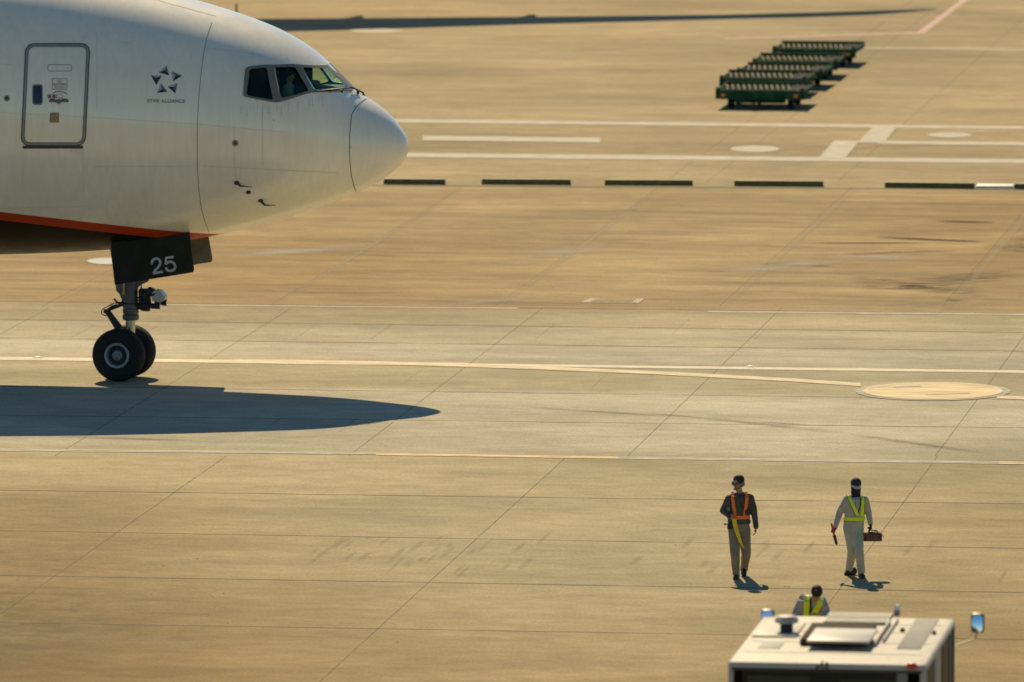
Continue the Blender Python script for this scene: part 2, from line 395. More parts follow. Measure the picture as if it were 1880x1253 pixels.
# joints
jm = paint_mat('joint_sealant', (.10,.08,.055), wear=.75, scale=3)
jf = paint_mat('faint_joint', (.19,.155,.105), wear=.85, scale=2)
js = []
VPX, VPY = 3113.0, -1050.0
def toward(x, y, y2):       # joint running to the far vanishing direction
    return (x + (VPX-x)*(y2-y)/(VPY-y), y2)
def sj(x, y, ya, yb, wpx, tgt, n=10):
    pts = [toward(x, y, ya+(yb-ya)*i/n) for i in range(n+1)]
    tgt.append(([(a-wpx*.5, b) for a, b in pts], [(a+wpx*.5, b) for a, b in pts]))
XA, XB = -500, 2400
def hj(x0, y0, x1, y1, t, tgt):
    a, b = ext(x0, y0, x1, y1, XA, XB); tgt.append(line_px(a, b, t, t, 60))
faint = []
hj(0,900.5,940,913,1.1,js); hj(0,974.5,940,991,1.1,js); hj(0,1056.5,940,1072.5,1.4,js); hj(0,1143,940,1159,1.2,js); hj(0,1252,940,1268,1.2,faint)
for x, y in ((205,985),(880,985),(1613,985),(-500,985),(2330,985)): sj(x,y,838,1320,1.7,js)
for x, y in ((860,670),(1334,693-30),(380,663),(1845,665),(-95,665)): sj(x,y,566,838,1.5,js)
for x, y in ((498,560),(905,566),(1312,571),(1720,574),(90,556)): sj(x,y,345,563,1.6,faint)
hj(0,553.5,1880,577,1.3,js); hj(380,592,1000,600,1.0,js); hj(380,626,1000,634,.9,js); hj(420,714.5,1880,734,.9,faint)
hj(0,826.5,940,838.5,1.0,js); hj(700,341,1880,348.6,2.6,js); hj(0,763,1880,786,.8,faint)
for x, y in ((640,780),(760,690),(500,780),(1100,700),(1250,600),(700,610),(560,610),(1000,610),(1400,610),(150,610),(270,610)): sj(x,y,y-14,y+14,.9,faint,4)
for x, y in ((1605,100),(1850,60),(1350,240)): sj(x,y,0,335,1.2,faint)
sheet('pavement_joints', js, jm, z=.004)
sheet('faint_pavement_joints', faint, jf, z=.004)

white = paint_mat('worn_white_paint', (.66,.58,.46), wear=.45)
wfaint = paint_mat('faded_white_paint', (.56,.48,.36), wear=.5)
ylw = paint_mat('worn_yellow_paint', (.72,.56,.30), wear=.5)
roadw = paint_mat('road_white_paint', (.53,.475,.36), wear=.3)
lanew = paint_mat('lane_cream_paint', (.76,.67,.49), wear=.35)
cream = paint_mat('cream_taxi_paint', (.74,.61,.40), wear=.35)
orange = paint_mat('orange_marking_paint', (.80,.63,.35), wear=.42, scale=3)
pinkm = paint_mat('pink_marking_paint', (.70,.46,.40), wear=.35)
greym = paint_mat('grey_marking_paint', (.48,.45,.38), wear=.6)
# taxi lane lines
sheet('taxi_lane_line', [line_px((-500,652),(860,670.5),5.5,6.0,40), line_px((860,670.5),(2400,690),4.5,4.5,40)], lanew, z=.008)
up = [(400,660.5),(560,664),(700,667.5),(860,672),(1000,677),(1200,685.5),(1333,692.5),(1450,698.5),(1580,707.5)]
sheet('taxi_turn_line', [([(x,y-2.8*min(1,(x-398)/300)) for x,y in up], [(x,y+3.0*min(1,(x-398)/300)) for x,y in up]), line_px((1830,730),(2300,751),5.5,6,10)], cream, z=.012)
def ellipse(name, cx, cy, rx, ry, m, z=.008, n=48):
    mb = MB(); vs = [G(cx+rx*math.cos(2*math.pi*i/n), cy-ry*math.sin(2*math.pi*i/n)) for i in range(n)]
    for v in vs: v.z = z
    mb.add(vs, [tuple(range(n))[::-1]]); return obj(name, mb, m, kind='structure', smooth=False)
def ering(name, cx, cy, rx, ry, k, m, z, n=64):
    mb = MB(); vs = []
    for i in range(n):
        t = 2*math.pi*i/n
        for q in (1, k):
            p = G(cx+rx*q*math.cos(t), cy-ry*q*math.sin(t)); p.z = z; vs.append(p)
    mb.add(vs, [(2*i, (2*i+2)%(2*n), (2*i+3)%(2*n), 2*i+1) for i in range(n)])
    return obj(name, mb, m, kind='structure', smooth=False)
ellipse('stand_circle_ground', 1713, 720, 142, 17.0, greym, z=.016)
ellipse('stand_circle_marking', 1712, 720, 127, 15.4, orange, z=.020)
ering('stand_circle_ring', 1713, 720, 128, 15.5, .93, orange, .024)
sheet('stand_circle_scuffs', [line_px((1640,713),(1690,711),1.6), line_px((1700,727),(1780,724),1.8)], greym, z=.028)
# lane edge line: pale double band with an orange-tinted stretch
a, b = ext(0,825.5,1880,851,XA,690); a2, b2 = (690,834.8), (1135,841.5); a3, b3 = (1135,841.5), (2400,857.5)
sheet('edge_line', [line_px((-500,822),(690,833.5),5.0,4.0,40), line_px(a3,b3,4.6,5.2,40)], greym, z=.008)
sheet('edge_line_tinted', [line_px(a2,b2,4.0,4.0,20), line_px((1835,851.2),(2100,854),4.0,4,8)], ylw, z=.010)
sheet('far_lane_line', [line_px((300,560.5),(950,567),1.8,1.8,20), line_px((1300,573),(2400,583),2.4,2.4,20)], wfaint, z=.008)
sheet('service_road_lines', [line_px((300,218),(2400,241),6,5,30), line_px((300,281),(2400,302),8,7,30), line_px((1612,262),(2400,270.5),6,6,12)], roadw, z=.008)
sheet('service_road_dash', [line_px((776,254.5),(1102,258.5),8.5,8.5,10)], roadw, z=.012)
sheet('stop_line', [([(1532,259),(1578,259.5)],[(1503,291),(1551,292)]), ([(1606,230.5),(1649,231)],[(1575,262.5),(1623,263)])], roadw, z=.012)
ellipse('road_symbol', 1386, 274.5, 45, 6.0, roadw, z=.012)
ellipse('road_symbol', 1743.5, 249, 41, 4.8, roadw, z=.012)
ellipse('pale_oval_patch', 690, 57.5, 50, 4.2, wfaint, z=.012)
mbw = paint_mat('fresh_white_paint', (.50,.51,.48), wear=.2)
ellipse('pale_paint_patch', 196, 480.5, 36, 6.0, mbw, z=.012)
sheet('thin_white_line', [line_px((1500,88.5),(2400,94.5),1.6,1.6,20)], white, z=.008)
sheet('pink_parking_line', [([(1683,61.5),(1808,-31)],[(1688,62.5),(1813,-31)]), ([(1691,61.5),(1815,-31)],[(1695,62.5),(1819,-31)]), line_px((1330,72),(1684,61),1.8,1.8,12)], pinkm, z=.008)
# tyre scuffs and oil smears
rub = dirt_mat('tyre_rubber_dust', (.20,.16,.105), dens=.6, nscale=2, soft=.7)
oil = dirt_mat('oil_smear', (.05,.042,.03), dens=1.6, nscale=1.2, soft=.9, stretch=(.25,1,1))
oil2 = dirt_mat('thin_oil_smear', (.14,.11,.065), dens=.7, nscale=3.0, soft=.22, stretch=(.45,1.3,1))
pale = dirt_mat('pale_dust', (.56,.50,.40), dens=.8, nscale=1.5, soft=.6, stretch=(.3,1.2,1))
def smear(name, strips, m, z): sheet(name, strips, m, z=z, uv=True)
smear('tyre_marks', [line_px((960,748),(1250,766),5,5), line_px((1290,768),(1560,797),6,8), line_px((1560,798),(1830,836),7,6),
     line_px((1390,775),(1500,782),4,4), line_px((1180,758),(1330,772),4,4), line_px((60,800),(420,812),5,5)], rub, .006)
pj = []
for x_, y_ in ((512,556),(919,562),(1328,567),(1738,570)):
    p = [toward(x_, y_, y_-(y_-348)*q/8) for q in range(9)]; pj.append(([(a-9, b) for a, b in p], [(a+9, b) for a, b in p]))
smear('pale_joint_edges', pj, dirt_mat('pale_joint_dust', (.50,.42,.27), dens=.75, nscale=1.2, soft=1.0), .0065)
smear('oil_smears', [line_px((1600,436),(1815,445),5,4), line_px((1480,447),(1700,447),2.5,2.5), line_px((1720,407),(1830,409),4,4)], oil, .006)
smear('oil_stains', [line_px((1835,444),(2050,436),16,22), line_px((1640,521),(1860,506),22,26), line_px((1800,452),(1990,462),16,22),
     line_px((1580,528),(1720,528),9,9), line_px((1560,515),(1820,540),20,20), line_px((1730,552),(1770,552),4,4), line_px((1490,470),(1760,460),5,5),
     line_px((1390,485),(1540,490),6,5)], oil2, .006)
smear('pale_smears', [line_px((1320,500),(1560,478),18,10), line_px((950,470),(1120,455),20,16), line_px((400,470),(700,452),14,14), line_px((1500,470),(1700,476),12,10),
     line_px((700,640),(1500,652),14,14), line_px((820,560),(1000,545),8,8)], pale, .007)
# scrub strokes in the near slabs
sc1 = []
for i in range(46):
    x = random.uniform(560, 1010); y = random.uniform(985, 1050); L_ = random.uniform(10, 30)
    if i > 30: x = random.uniform(1150, 1850); y = random.uniform(995, 1060)
    p = [toward(x, y, y+L_*q/4-L_/2) for q in range(5)]
    ww = random.uniform(4,9); sc1.append(([(a-ww, b) for a, b in p], [(a+ww, b) for a, b in p]))
smear('scrub_marks', sc1, dirt_mat('scrub_dark', (.24,.19,.12), dens=.32, nscale=2, soft=1.2), .006)
# pebbles and specks of debris
db = MB()
for x, y in ((362,1027),(418,1145),(277,1092),(108,1149),(32,1066),(300,1040),(580,930),(1440,1078),(1448,1079),(640,1010),(410,1091),(730,1180),(1240,1002)):
    p = G(x, y); db.ell(p+Vector((0,0,.012)), (random.uniform(.012,.026), .018, .006), n=6, k=4)
obj('ground_debris', db, mat('dark_grit', (.06,.05,.04)), kind='stuff', label='specks of dark grit on the concrete', cat='debris')
# service pit cover
pc = MB(); c = [G(1083,549), G(1184,549.5), G(1172,557.5), G(1067,556.5)]
def quadslab(mb, q, z0, z1): mb.add([Vector((p.x,p.y,z0)) for p in q]+[Vector((p.x,p.y,z1)) for p in q], [(3,2,1,0),(4,5,6,7),(0,1,5,4),(1,2,6,5),(2,3,7,6),(3,0,4,7)])
def inset(q, kx, ky):
    a, b, c_, d = q
    def P(u, v): return (a*(1-u)+b*u)*(1-v) + (d*(1-u)+c_*u)*v
    return [P(kx[0],ky[0]), P(kx[1],ky[0]), P(kx[1],ky[1]), P(kx[0],ky[1])]
pit = empty('pit_cover', 'pale rectangular service pit cover with two dark lifting holes in the concrete', 'pit cover', (c[0]+c[2])/2)
a = MB(); quadslab(a, c, .0, .012); obj('frame', a, mat('pit_frame_grey', (.40,.335,.21), spec=.1), pit, False, True)
a = MB(); quadslab(a, inset(c, (.14,.86), (.15,.85)), .012, .018); obj('lid', a, mat('pit_lid_concrete', (.345,.275,.145), .9, spec=.05), pit, False, True)
for u in (.30,.74):
    a = MB(); quadslab(a, inset(c, (u,u+.035), (.42,.62)), .018, .021); obj('lifting_hole', a, mat('hole_black', (.02,.02,.02)), pit, False, True)
for s in (.09,.91):
    a = MB(); quadslab(a, inset(c, (s-.012,s+.012), (.03,.97)), .0125, .016); obj('seam', a, mat('joint_dark', (.12,.10,.07)), pit, False, True)
# inset lights
for i, (x, y, lb) in enumerate(((70,657.5,'small domed inset light in the lane line left of the airliner wheels'), (1378,674.5,'small domed inset light in the lane line right of the centre'))):
    p = G(x, y); e = empty('inset_light', lb, 'ground light', p, 0, 'inset lights along the taxi lane line')
    a = MB(); a.lathe([(.12,.0),(.115,.015),(.08,.02)], (0,0,0), (0,0,1), 24); obj('housing', a, mat('steel_rim', (.50,.46,.38), .7, .0), e)
    a = MB(); a.lathe([(.06,.02),(.055,.03),(.03,.036),(.005,.038)], (0,0,0), (0,0,1), 24); obj('lens', a, mat('lens_white', (.80,.78,.72), .5), e)

# kerb blocks
kb = [((704,333.2),(816,334.4)), ((884,333.5),(1047,334.8)), ((1110,335),(1271,336.2)), ((1348,336.6),(1511,338)), ((1624,339.6),(1788,341.6)), ((1862,342.3),(2030,344))]
kl = ['dark kerb block with yellow top, half behind the airliner nose', 'dark kerb block with yellow top, first clear one right of the airliner nose',
      'dark kerb block with yellow top, between the second and fourth of the row', 'dark kerb block with yellow top, left of the wide gap and under the stop line',
      'dark kerb block with yellow top, left neighbour of the white block', 'dark kerb block with yellow top cut off by the right edge']
def block(a, b, h, d, name, label, mbody, mtop, group):
    p0, p1 = G(a[0], a[1]+5.5), G(b[0], b[1]+5.5); ctr = (p0+p1)/2; L_ = (p1-p0).length
    ang = math.atan2((p1-p0).y, (p1-p0).x)
    e = empty(name, label, 'kerb block', ctr, ang, group)
    m = MB(); m.add([(x, y, z) for x in (-L_/2, L_/2) for (y, z) in ((0,0),(.02,h*.93),(.035,h*.96),(d-.035,h*.96),(d-.02,h*.93),(d,0))],
        [(0,1,7,6),(1,2,8,7),(2,3,9,8),(3,4,10,9),(4,5,11,10),(5,0,6,11),(0,5,4,3,2,1),(6,7,8,9,10,11)])
    obj('block_body', m, mbody, e, False)
    m = MB(); m.box((0, d/2, h*.96+.012), (L_-.02, d-.08, .022), bev=.008); obj('top_band', m, mtop, e)
    return e
km = mat('kerb_dark_paint', (.16,.135,.03), .7, var=.3); kt = mat('kerb_yellow_paint', (.25,.21,.04), .6, var=.35, scale=3)
for (a, b), l in zip(kb, kl): block(a, b, .125, .24, 'kerb_block', l, km, kt, 'dark kerb blocks along the service road')
block((1791,340.6),(1860,341.2), .035, .80, 'kerb_block', 'low white kerb slab between two dark yellow-topped blocks', mat('kerb_white_paint', (.62,.58,.48), .6, var=.25), mat('kerb_white_top', (.7,.66,.56)), None)
# small post on the far apron
pp = G(434, 27); e = empty('marker_post', 'short dark marker post on the far apron above the airliner roof', 'post', pp)
a = MB(); a.lathe([(.07,0),(.065,.03),(.035,.05),(.032,.33),(.02,.35)], (0,0,0), (0,0,1), 16); obj('post_shaft', a, mat('post_dark', (.07,.05,.03)), e)
a = MB(); a.box((0,0,.02), (.2,.2,.04), bev=.01); obj('base', a, mat('post_base', (.1,.08,.05)), e)

# ------------------------------------------------------------------ airliner
near = G(220, 700)
PORT = FW.copy()
O = near + PORT*0.40; O.z = 0
plane = empty('airliner', 'white airliner nose with dark grey belly, red stripe and grey cockpit window frames', 'airliner', O, -TH)
PM = ROOTM[plane.name]; PI = PM.inverted(); camL = PI @ CAM; PI3 = PI.to_3x3()
def LP(px, py, yl=0.0):
    d = PI3 @ ray(px, py); t = (yl - camL.y)/d.y; return camL + d*t
top_px = [(750,268),(748,258),(742.5,246),(736.6,237),(727.5,224.5),(718,213.6),(707,203.5),(695.7,194.5),(685,187),(672,179),(660,171),(650,163.5),(638.8,152.5),(622,136),(605.8,119.6),(590,104.5),(572.8,90),(545.5,72),(518,56.5),(476.6,38.5),(438,24.5),(400,12.2),(354,-1.5),(300,-17.5),(240,-34),(160,-53),(80,-69),(0,-81)]
bot_px = [(750,272),(748.6,281),(744.5,290),(736.6,301.5),(727,311),(713.8,321.5),(688.8,338.5),(655,355),(630,365.5),(600,376.5),(570,387),(540,396.5),(505,406.8),(470,416),(430,425.5),(385,435.5),(340,444),(300,450),(250,455.5),(200,459.5),(100,465),(0,468)]
tp = [LP(*p) for p in top_px]; bp_ = [LP(*p) for p in bot_px]
XT = LP(750.8,270).x
def prof(pts, xfull, zfull):
    q = [math.sqrt(max(XT-p.x, 0)) for p in pts]; z = [p.z for p in pts]
    q = [0.0]+q; z = [LP(750.8,270).z]+z
    for xx in xfull: q.append(math.sqrt(XT-xx)); z.append(zfull)
    qq = np.linspace(0, q[-1], 420)
    # monotone-ish cubic
    q = np.array(q); z = np.array(z); h = np.diff(q); d = np.diff(z)/h
    m = np.zeros(len(q)); m[0] = d[0]; m[-1] = 0
    for i in range(1, len(q)-1): m[i] = (d[i-1]*h[i]+d[i]*h[i-1])/(h[i-1]+h[i])
    idx = np.clip(np.searchsorted(q, qq, side='right')-1, 0, len(q)-2)
    t = (qq-q[idx])/h[idx]
    zz = (2*t**3-3*t**2+1)*z[idx] + (t**3-2*t**2+t)*h[idx]*m[idx] + (-2*t**3+3*t**2)*z[idx+1] + (t**3-t**2)*h[idx]*m[idx+1]
    k = np.exp(-np.linspace(-2,2,21)**2); k /= k.sum()
    ext_ = np.concatenate([2*zz[0]-zz[10:0:-1], zz, np.full(10, zz[-1])])
    sm = np.convolve(ext_, k, 'valid'); return qq, sm
zt_full = tp[-1].z + .10; zb_full = bp_[-1].z - .01
qt, ztop = prof(tp, (tp[-1].x-1.2, tp[-1].x-2.5, tp[-1].x-5), zt_full)
qb, zbot = prof(bp_, (bp_[-1].x-1.5, bp_[-1].x-3, bp_[-1].x-5), zb_full)
def section(x):
    q = math.sqrt(max(XT-x, 0)); a = float(np.interp(q, qt, ztop)); b = float(np.interp(q, qb, zbot))
    zc = (a+b)/2; rz = max((a-b)/2*math.cos(R(6)), .001)
    back = XT-x; k = 1 + .10*math.exp(-((back-1.9)/1.5)**2)
    return zc, rz, rz*k
def ringpts(x, off=0.0, M=144):
    zc, rz, ry = section(x); return [Vector((x, (ry+off)*math.cos(2*math.pi*j/M), zc+(rz+off)*math.sin(2*math.pi*j/M))) for j in range(M)]
xs = [XT - s*s for s in np.linspace(.012, math.sqrt(14.0), 190)] + [XT-14-i*1.4 for i in range(1, 14)]
rings = [ringpts(x) for x in xs]
xe = xs[-1]; zc, rz, ry = section(xe)
for i in range(1, 8):
    k = 1-(i/8)**2*.75; rings.append([Vector((xe-i*1.8, ry*k*math.cos(2*math.pi*j/144), zc+.25*i*i*.12+rz*k*math.sin(2*math.pi*j/144))) for j in range(144)])
fus = MB(); fus.loft(rings)
fv = [Vector(v) for v in fus.v]
BV = BVHTree.FromPolygons(fv, fus.f)
def surf(px, py, off=0.0):
    d = (PI3 @ ray(px, py)).normalized(); loc, nor, i, dist = BV.ray_cast(camL, d)
    if loc is None: return None
    if nor.dot(d) > 0: nor = -nor
    return loc + nor*off
def surf_near(px, py, off=0.0):
    for k in range(60):
        s = surf(px - k*.5, py + (k*.35 if py < 268 else -k*.35), off)
        if s is not None: return s
# paint line positions on the belly
def fitline(ps):
    q = [surf(*p) for p in ps]; q = [s for s in q if s is not None]
    return np.polyfit([s.x for s in q], [s.z for s in q], 2)
U = fitline([(2,389.8),(60,396),(110,401.5),(180,411),(230,416),(279,420.5),(348,427.3)])
Lw = fitline([(2,405),(60,411),(110,417),(183,425.7),(228,431),(271,434.8),(340,440)])
def fus_mat():
    m = bpy.data.materials.new('fuselage_paint'); m.use_nodes = True; nt = m.node_tree; N = nt.nodes.new; L = nt.links.new
    b = nt.nodes['Principled BSDF']
    tc = N('ShaderNodeTexCoord'); sp = N('ShaderNodeSeparateXYZ'); L(tc.outputs['Object'], sp.inputs[0])
    def polyv(c):
        a = N('ShaderNodeMath'); a.operation = 'MULTIPLY_ADD'; L(sp.outputs['X'], a.inputs[0]); a.inputs[1].default_value = c[0]; a.inputs[2].default_value = c[1]
        d = N('ShaderNodeMath'); d.operation = 'MULTIPLY_ADD'; L(a.outputs[0], d.inputs[0]); L(sp.outputs['X'], d.inputs[1]); d.inputs[2].default_value = c[2]
        g = N('ShaderNodeMath'); g.operation = 'SUBTRACT'; L(sp.outputs['Z'], g.inputs[0]); L(d.outputs[0], g.inputs[1])
        r = N('ShaderNodeMapRange'); r.inputs['From Min'].default_value = -.004; r.inputs['From Max'].default_value = .004; L(g.outputs[0], r.inputs['Value'])
        return r.outputs[0]
    def noise(scale, st, a, bb, det=5, fa=.3, fb=.7):
        mp = N('ShaderNodeMapping'); mp.inputs['Scale'].default_value = st; L(tc.outputs['Object'], mp.inputs[0])
        n = N('ShaderNodeTexNoise'); n.inputs['Scale'].default_value = scale; n.inputs['Detail'].default_value = det; L(mp.outputs[0], n.inputs['Vector'])
        r = N('ShaderNodeMapRange'); r.inputs['From Min'].default_value = fa; r.inputs['From Max'].default_value = fb
        r.inputs['To Min'].default_value = a; r.inputs['To Max'].default_value = bb; L(n.outputs['Fac'], r.inputs['Value']); return r.outputs[0]
    m1 = N('ShaderNodeMix'); m1.data_type = 'RGBA'; m1.inputs['A'].default_value = (.014,.013,.009,1); m1.inputs['B'].default_value = (.50,.055,.012,1); L(polyv(Lw), m1.inputs['Factor'])
    m2 = N('ShaderNodeMix'); m2.data_type = 'RGBA'; L(m1.outputs['Result'], m2.inputs['A']); m2.inputs['B'].default_value = (.93,.845,.64,1); L(polyv(U), m2.inputs['Factor'])
    cur = m2.outputs['Result']
    for s, st, a, bb in ((1.2,(1,1,1),.94,1.03), (7,(1.6,1,.12),.94,1.02), (30,(2,1,.10),.965,1.01)):
        x = N('ShaderNodeVectorMath'); x.operation = 'SCALE'; L(cur, x.inputs[0]); L(noise(s, st, a, bb), x.inputs['Scale']); cur = x.outputs[0]
    # sparse specks of dirt
    sp2 = noise(60, (1,1,.6), 1.0, .72, 2, .70, .78)
    x = N('ShaderNodeVectorMath'); x.operation = 'SCALE'; L(cur, x.inputs[0]); L(sp2, x.inputs['Scale']); cur = x.outputs[0]
    L(cur, b.inputs['Base Color'])
    L(noise(2.5, (1,1,.4), .36, .46), b.inputs['Roughness'])
    um = polyv(U); cw = N('ShaderNodeMath'); cw.operation = 'MULTIPLY'; cw.inputs[1].default_value = 1.0; L(um, cw.inputs[0]); L(cw.outputs[0], b.inputs['Coat Weight'])
    sw = N('ShaderNodeMath'); sw.operation = 'MULTIPLY_ADD'; sw.inputs[1].default_value = .45; sw.inputs[2].default_value = .05; L(um, sw.inputs[0]); L(sw.outputs[0], b.inputs['Specular IOR Level'])
    b.inputs['Coat Roughness'].default_value = .19; b.inputs['Coat IOR'].default_value = 1.7
    return m
def merge(target, src):
    base = len(target.data.materials)
    for m_ in src.data.materials: target.data.materials.append(m_)
    bm = bmesh.new(); bm.from_mesh(target.data); n0 = len(bm.faces); bm.from_mesh(src.data); bm.faces.ensure_lookup_table()
    for f in bm.faces[n0:]: f.material_index += base
    bm.to_mesh(target.data); bm.free(); drop(src)
import bmesh
MF = fus_mat()
# cockpit openings
W1 = [(457.4,127.0),(490,123.6),(502,184.3),(451.3,175.5)]
W2 = [(502.8,123.6),(542.3,123),(567.9,167),(519.4,180.4),(514,178)]
W3 = [(552.6,123),(604.0,124.6),(636.5,160.2),(576.8,166.2)]
FR = [(455.5,122.6),(483.6,118.9),(536,116.9),(603.6,117.5),(606.5,119),(650,163.5),(645,166.5),(639,166.6),(576.8,169.8),(557.7,174),(522,185.8),(509,188.6),(503,188.3),(449,178),(446.6,175),(450.4,127.5)]
def xz(poly):
    out = []
    for p in poly:
        s = surf_near(*p); out.append((s.x, s.z))
    return out
def rounded(poly, k=.10):
    out = []; n = len(poly)
    for i in range(n):
        a, b, c_ = Vector(poly[i-1]), Vector(poly[i]), Vector(poly[(i+1)%n])
        la, lc = (a-b), (c_-b); d = min(k, la.length*.3, lc.length*.3)
        p0, p2 = b+la.normalized()*d, b+lc.normalized()*d
        for t in (0,.33,.67,1): out.append(tuple((p0*(1-t)**2 + b*2*t*(1-t) + p2*t*t)))
    return out
def prism_obj(poly, y0=-4, y1=4):
    m = MB(); m.prism([(x, y0, z) for x, z in poly], (0, y1-y0, 0)); return obj('tmp_cutter', m, MATS['_t'], smooth=False)
w1, w2, w3 = [rounded(xz(p), .05) for p in (W1, W2, W3)]
frp = rounded(xz(FR), .04)
# cavity inside the nose, joined as an inner skin
xa_, xb_ = min(p[0] for p in w1)-1.6, max(p[0] for p in w3)+.25
cav = []
for i in range(40):
    x = xa_+(xb_-xa_)*i/39; cav.append(ringpts(x, -.09, 64))
mats_f = [MF, mat('cockpit_lining', (.035,.035,.03), .8)]
fus.cur = 1
nb = len(fus.v); fus.v += [tuple(p) for r in cav for p in r]
for k in range(39):
    for i in range(64):
        fus.f.append([nb+k*64+i, nb+(k+1)*64+i, nb+(k+1)*64+(i+1)%64, nb+k*64+(i+1)%64]); fus.mi.append(1)
fus.f.append([nb+i for i in range(64)]); fus.mi.append(1)
fus.f.append([nb+39*64+i for i in range(64)][::-1]); fus.mi.append(1)
def raw_obj(name, mb, mats):
    me = bpy.data.meshes.new(name); me.from_pydata(mb.v, [], mb.f)
    for m in mats: me.materials.append(m)
    for p, i in zip(me.polygons, mb.mi): p.material_index = i
    o = bpy.data.objects.new(name, me); C.objects.link(o); return o
import bmesh
def fix_normals(o):
    bm = bmesh.new(); bm.from_mesh(o.data); bmesh.ops.recalc_face_normals(bm, faces=bm.faces); bm.to_mesh(o.data); bm.free()
fo = raw_obj('fuselage', fus, mats_f); 
# outer skin must point outwards, inner skin inwards: check one face of each
me = fo.data
me.calc_loop_triangles()
f0 = me.polygons[20*144+36]
ctr = Vector((f0.center.x, 0, section(f0.center.x)[0]))
flip_outer = (f0.center-ctr).dot(f0.normal) < 0
bm = bmesh.new(); bm.from_mesh(me); bm.faces.ensure_lookup_table()
nout = len([1 for i in fus.mi if i == 0])
if flip_outer: bmesh.ops.reverse_faces(bm, faces=bm.faces[:nout])
fi = bm.faces[nout+20*64+16]; ctr = Vector((fi.calc_center_median().x, 0, section(fi.calc_center_median().x)[0]))
fi.normal_update()
if (fi.calc_center_median()-ctr).dot(fi.normal) > 0: bmesh.ops.reverse_faces(bm, faces=bm.faces[nout:])
bm.to_mesh(me); bm.free()
def boolean(target, cutters, op='DIFFERENCE'):
    mods = [('BOOLEAN', dict(object=c, operation=op, solver='EXACT')) for c in cutters]
    me = realise(target, mods); swap(target, me)
cut = [prism_obj(p) for p in (w1, w2, w3)]
for c_ in cut: fix_normals(c_)
boolean(fo, cut)
fo.data.shade_smooth(); fo.data.set_sharp_from_angle(angle=R(30)); fo.parent = plane
# frame: a thin raised skin trimmed to the frame outline
fr = MB(); fr.loft([ringpts(xb_+.6-(xb_+.6-xa_)*i/60, .016, 144) for i in range(61)])
nb = len(fr.v); ins = [ringpts(xb_+.6-(xb_+.6-xa_-.1)*i/60-.05, -.02, 144) for i in range(61)]
fr.loft([r for r in ins][::-1])
fro = raw_obj('window_frame', fr, [mat('cockpit_frame_grey', (.19,.17,.135), .45, var=.15)])
bm = bmesh.new(); bm.from_mesh(fro.data); bm.faces.ensure_lookup_table(); h = len(bm.faces)//2
def orient(faces, sign):
    f = faces[30*144+36]; f.normal_update(); c0 = Vector((f.calc_center_median().x, 0, section(f.calc_center_median().x)[0]))
    if (f.calc_center_median()-c0).dot(f.normal)*sign < 0: bmesh.ops.reverse_faces(bm, faces=faces)
orient(bm.faces[:h], 1); orient(bm.faces[h:], -1); bm.to_mesh(fro.data); bm.free()
po = prism_obj(frp); fix_normals(po)
boolean(fro, [po], 'INTERSECT'); boolean(fro, cut)
fro.data.shade_smooth(); fro.data.set_sharp_from_angle(angle=R(30)); fro.parent = plane
# panes
gl = glass_mat('tinted_cockpit_glass', (.66,.88,.74))
gd = glass_mat('dark_side_glass', (.66,.78,.52))
for p, m_, lb in ((w1, gd, 'dark aft side pane'), (w2, gd, 'side pane with pilot behind'), (w3, gl, 'green-tinted windshield pane')):
    pn = MB()
    pr = MB(); pr.loft([ringpts(xb_+.6-(xb_+.6-xa_)*i/60, -.035, 96) for i in range(61)])
    ob = raw_obj('cockpit_window', pr, [m_]); fix_normals(ob)
    cu = prism_obj([(x+(x-sum(q[0] for q in p)/len(p))*.03, z+(z-sum(q[1] for q in p)/len(p))*.03) for x, z in p]); fix_normals(cu)
    boolean(ob, [cu], 'INTERSECT'); drop(cu)
    # keep only the two outer panes
    bm = bmesh.new(); bm.from_mesh(ob.data)
    bad = [f for f in bm.faces if abs(f.normal.y) < .97 and f.calc_area() > 0 and False]
    kill = []
    for f in bm.faces:
        c0 = f.calc_center_median(); zc, rz, ry = section(c0.x)
        e_ = math.sqrt((c0.y/(ry-.035))**2 + ((c0.z-zc)/(rz-.035))**2)
        if e_ < .985: kill.append(f)
    bmesh.ops.delete(bm, geom=kill, context='FACES'); bm.to_mesh(ob.data); bm.free()
    ob.data.shade_smooth(); ob.parent = plane; ob['label'] = lb
    o2 = ob.copy(); o2.data = ob.data.copy(); C.objects.link(o2)
    for q, sg_ in ((ob, 1), (o2, -1)):
        bm = bmesh.new(); bm.from_mesh(q.data); bmesh.ops.delete(bm, geom=[v for v in bm.verts if v.co.y*sg_ > 0], context='VERTS'); bm.to_mesh(q.data); bm.free()
    o2['label'] = lb.replace('pane', 'pane on the far side', 1)
    if not len(o2.data.polygons): drop(o2)
for c_ in cut+[po]: drop(c_)

# flight deck
cz = sum(z for _, z in w2)/len(w2); x2 = sum(x for x, _ in w2)/len(w2); x3 = sum(x for x, _ in w3)/len(w3)
_,rz3,ry3 = section(x3+.1); zc2,rz2,ry2 = section(x2-.95)
zlow = min(z for _, z in w3)
a = MB(); a.box((x3-.05, 0, zlow-.10), (.9, ry3*.9, .16), bev=.05); a.box((x3-.42,0,zlow-.08),(.35,ry3*.9,.30),bev=.08)
obj('glareshield', a, mat('cockpit_dark', (.03,.03,.03), .7), plane)
a = MB(); a.box((x2-.75, 0, cz-.35), (.08, ry2*1.2, 1.35)); obj('cockpit_bulkhead', a, MATS['cockpit_dark'], plane, False)
_, _, ryq = section(x2-.1)
a = MB(); a.box((x2-.52, ryq*.66, cz-.20), (1.15, .03, .78)); obj('added_dark_panel', a, MATS['cockpit_dark'], plane, False)  # added dark panel: blocks the far windows so the side panes look darker
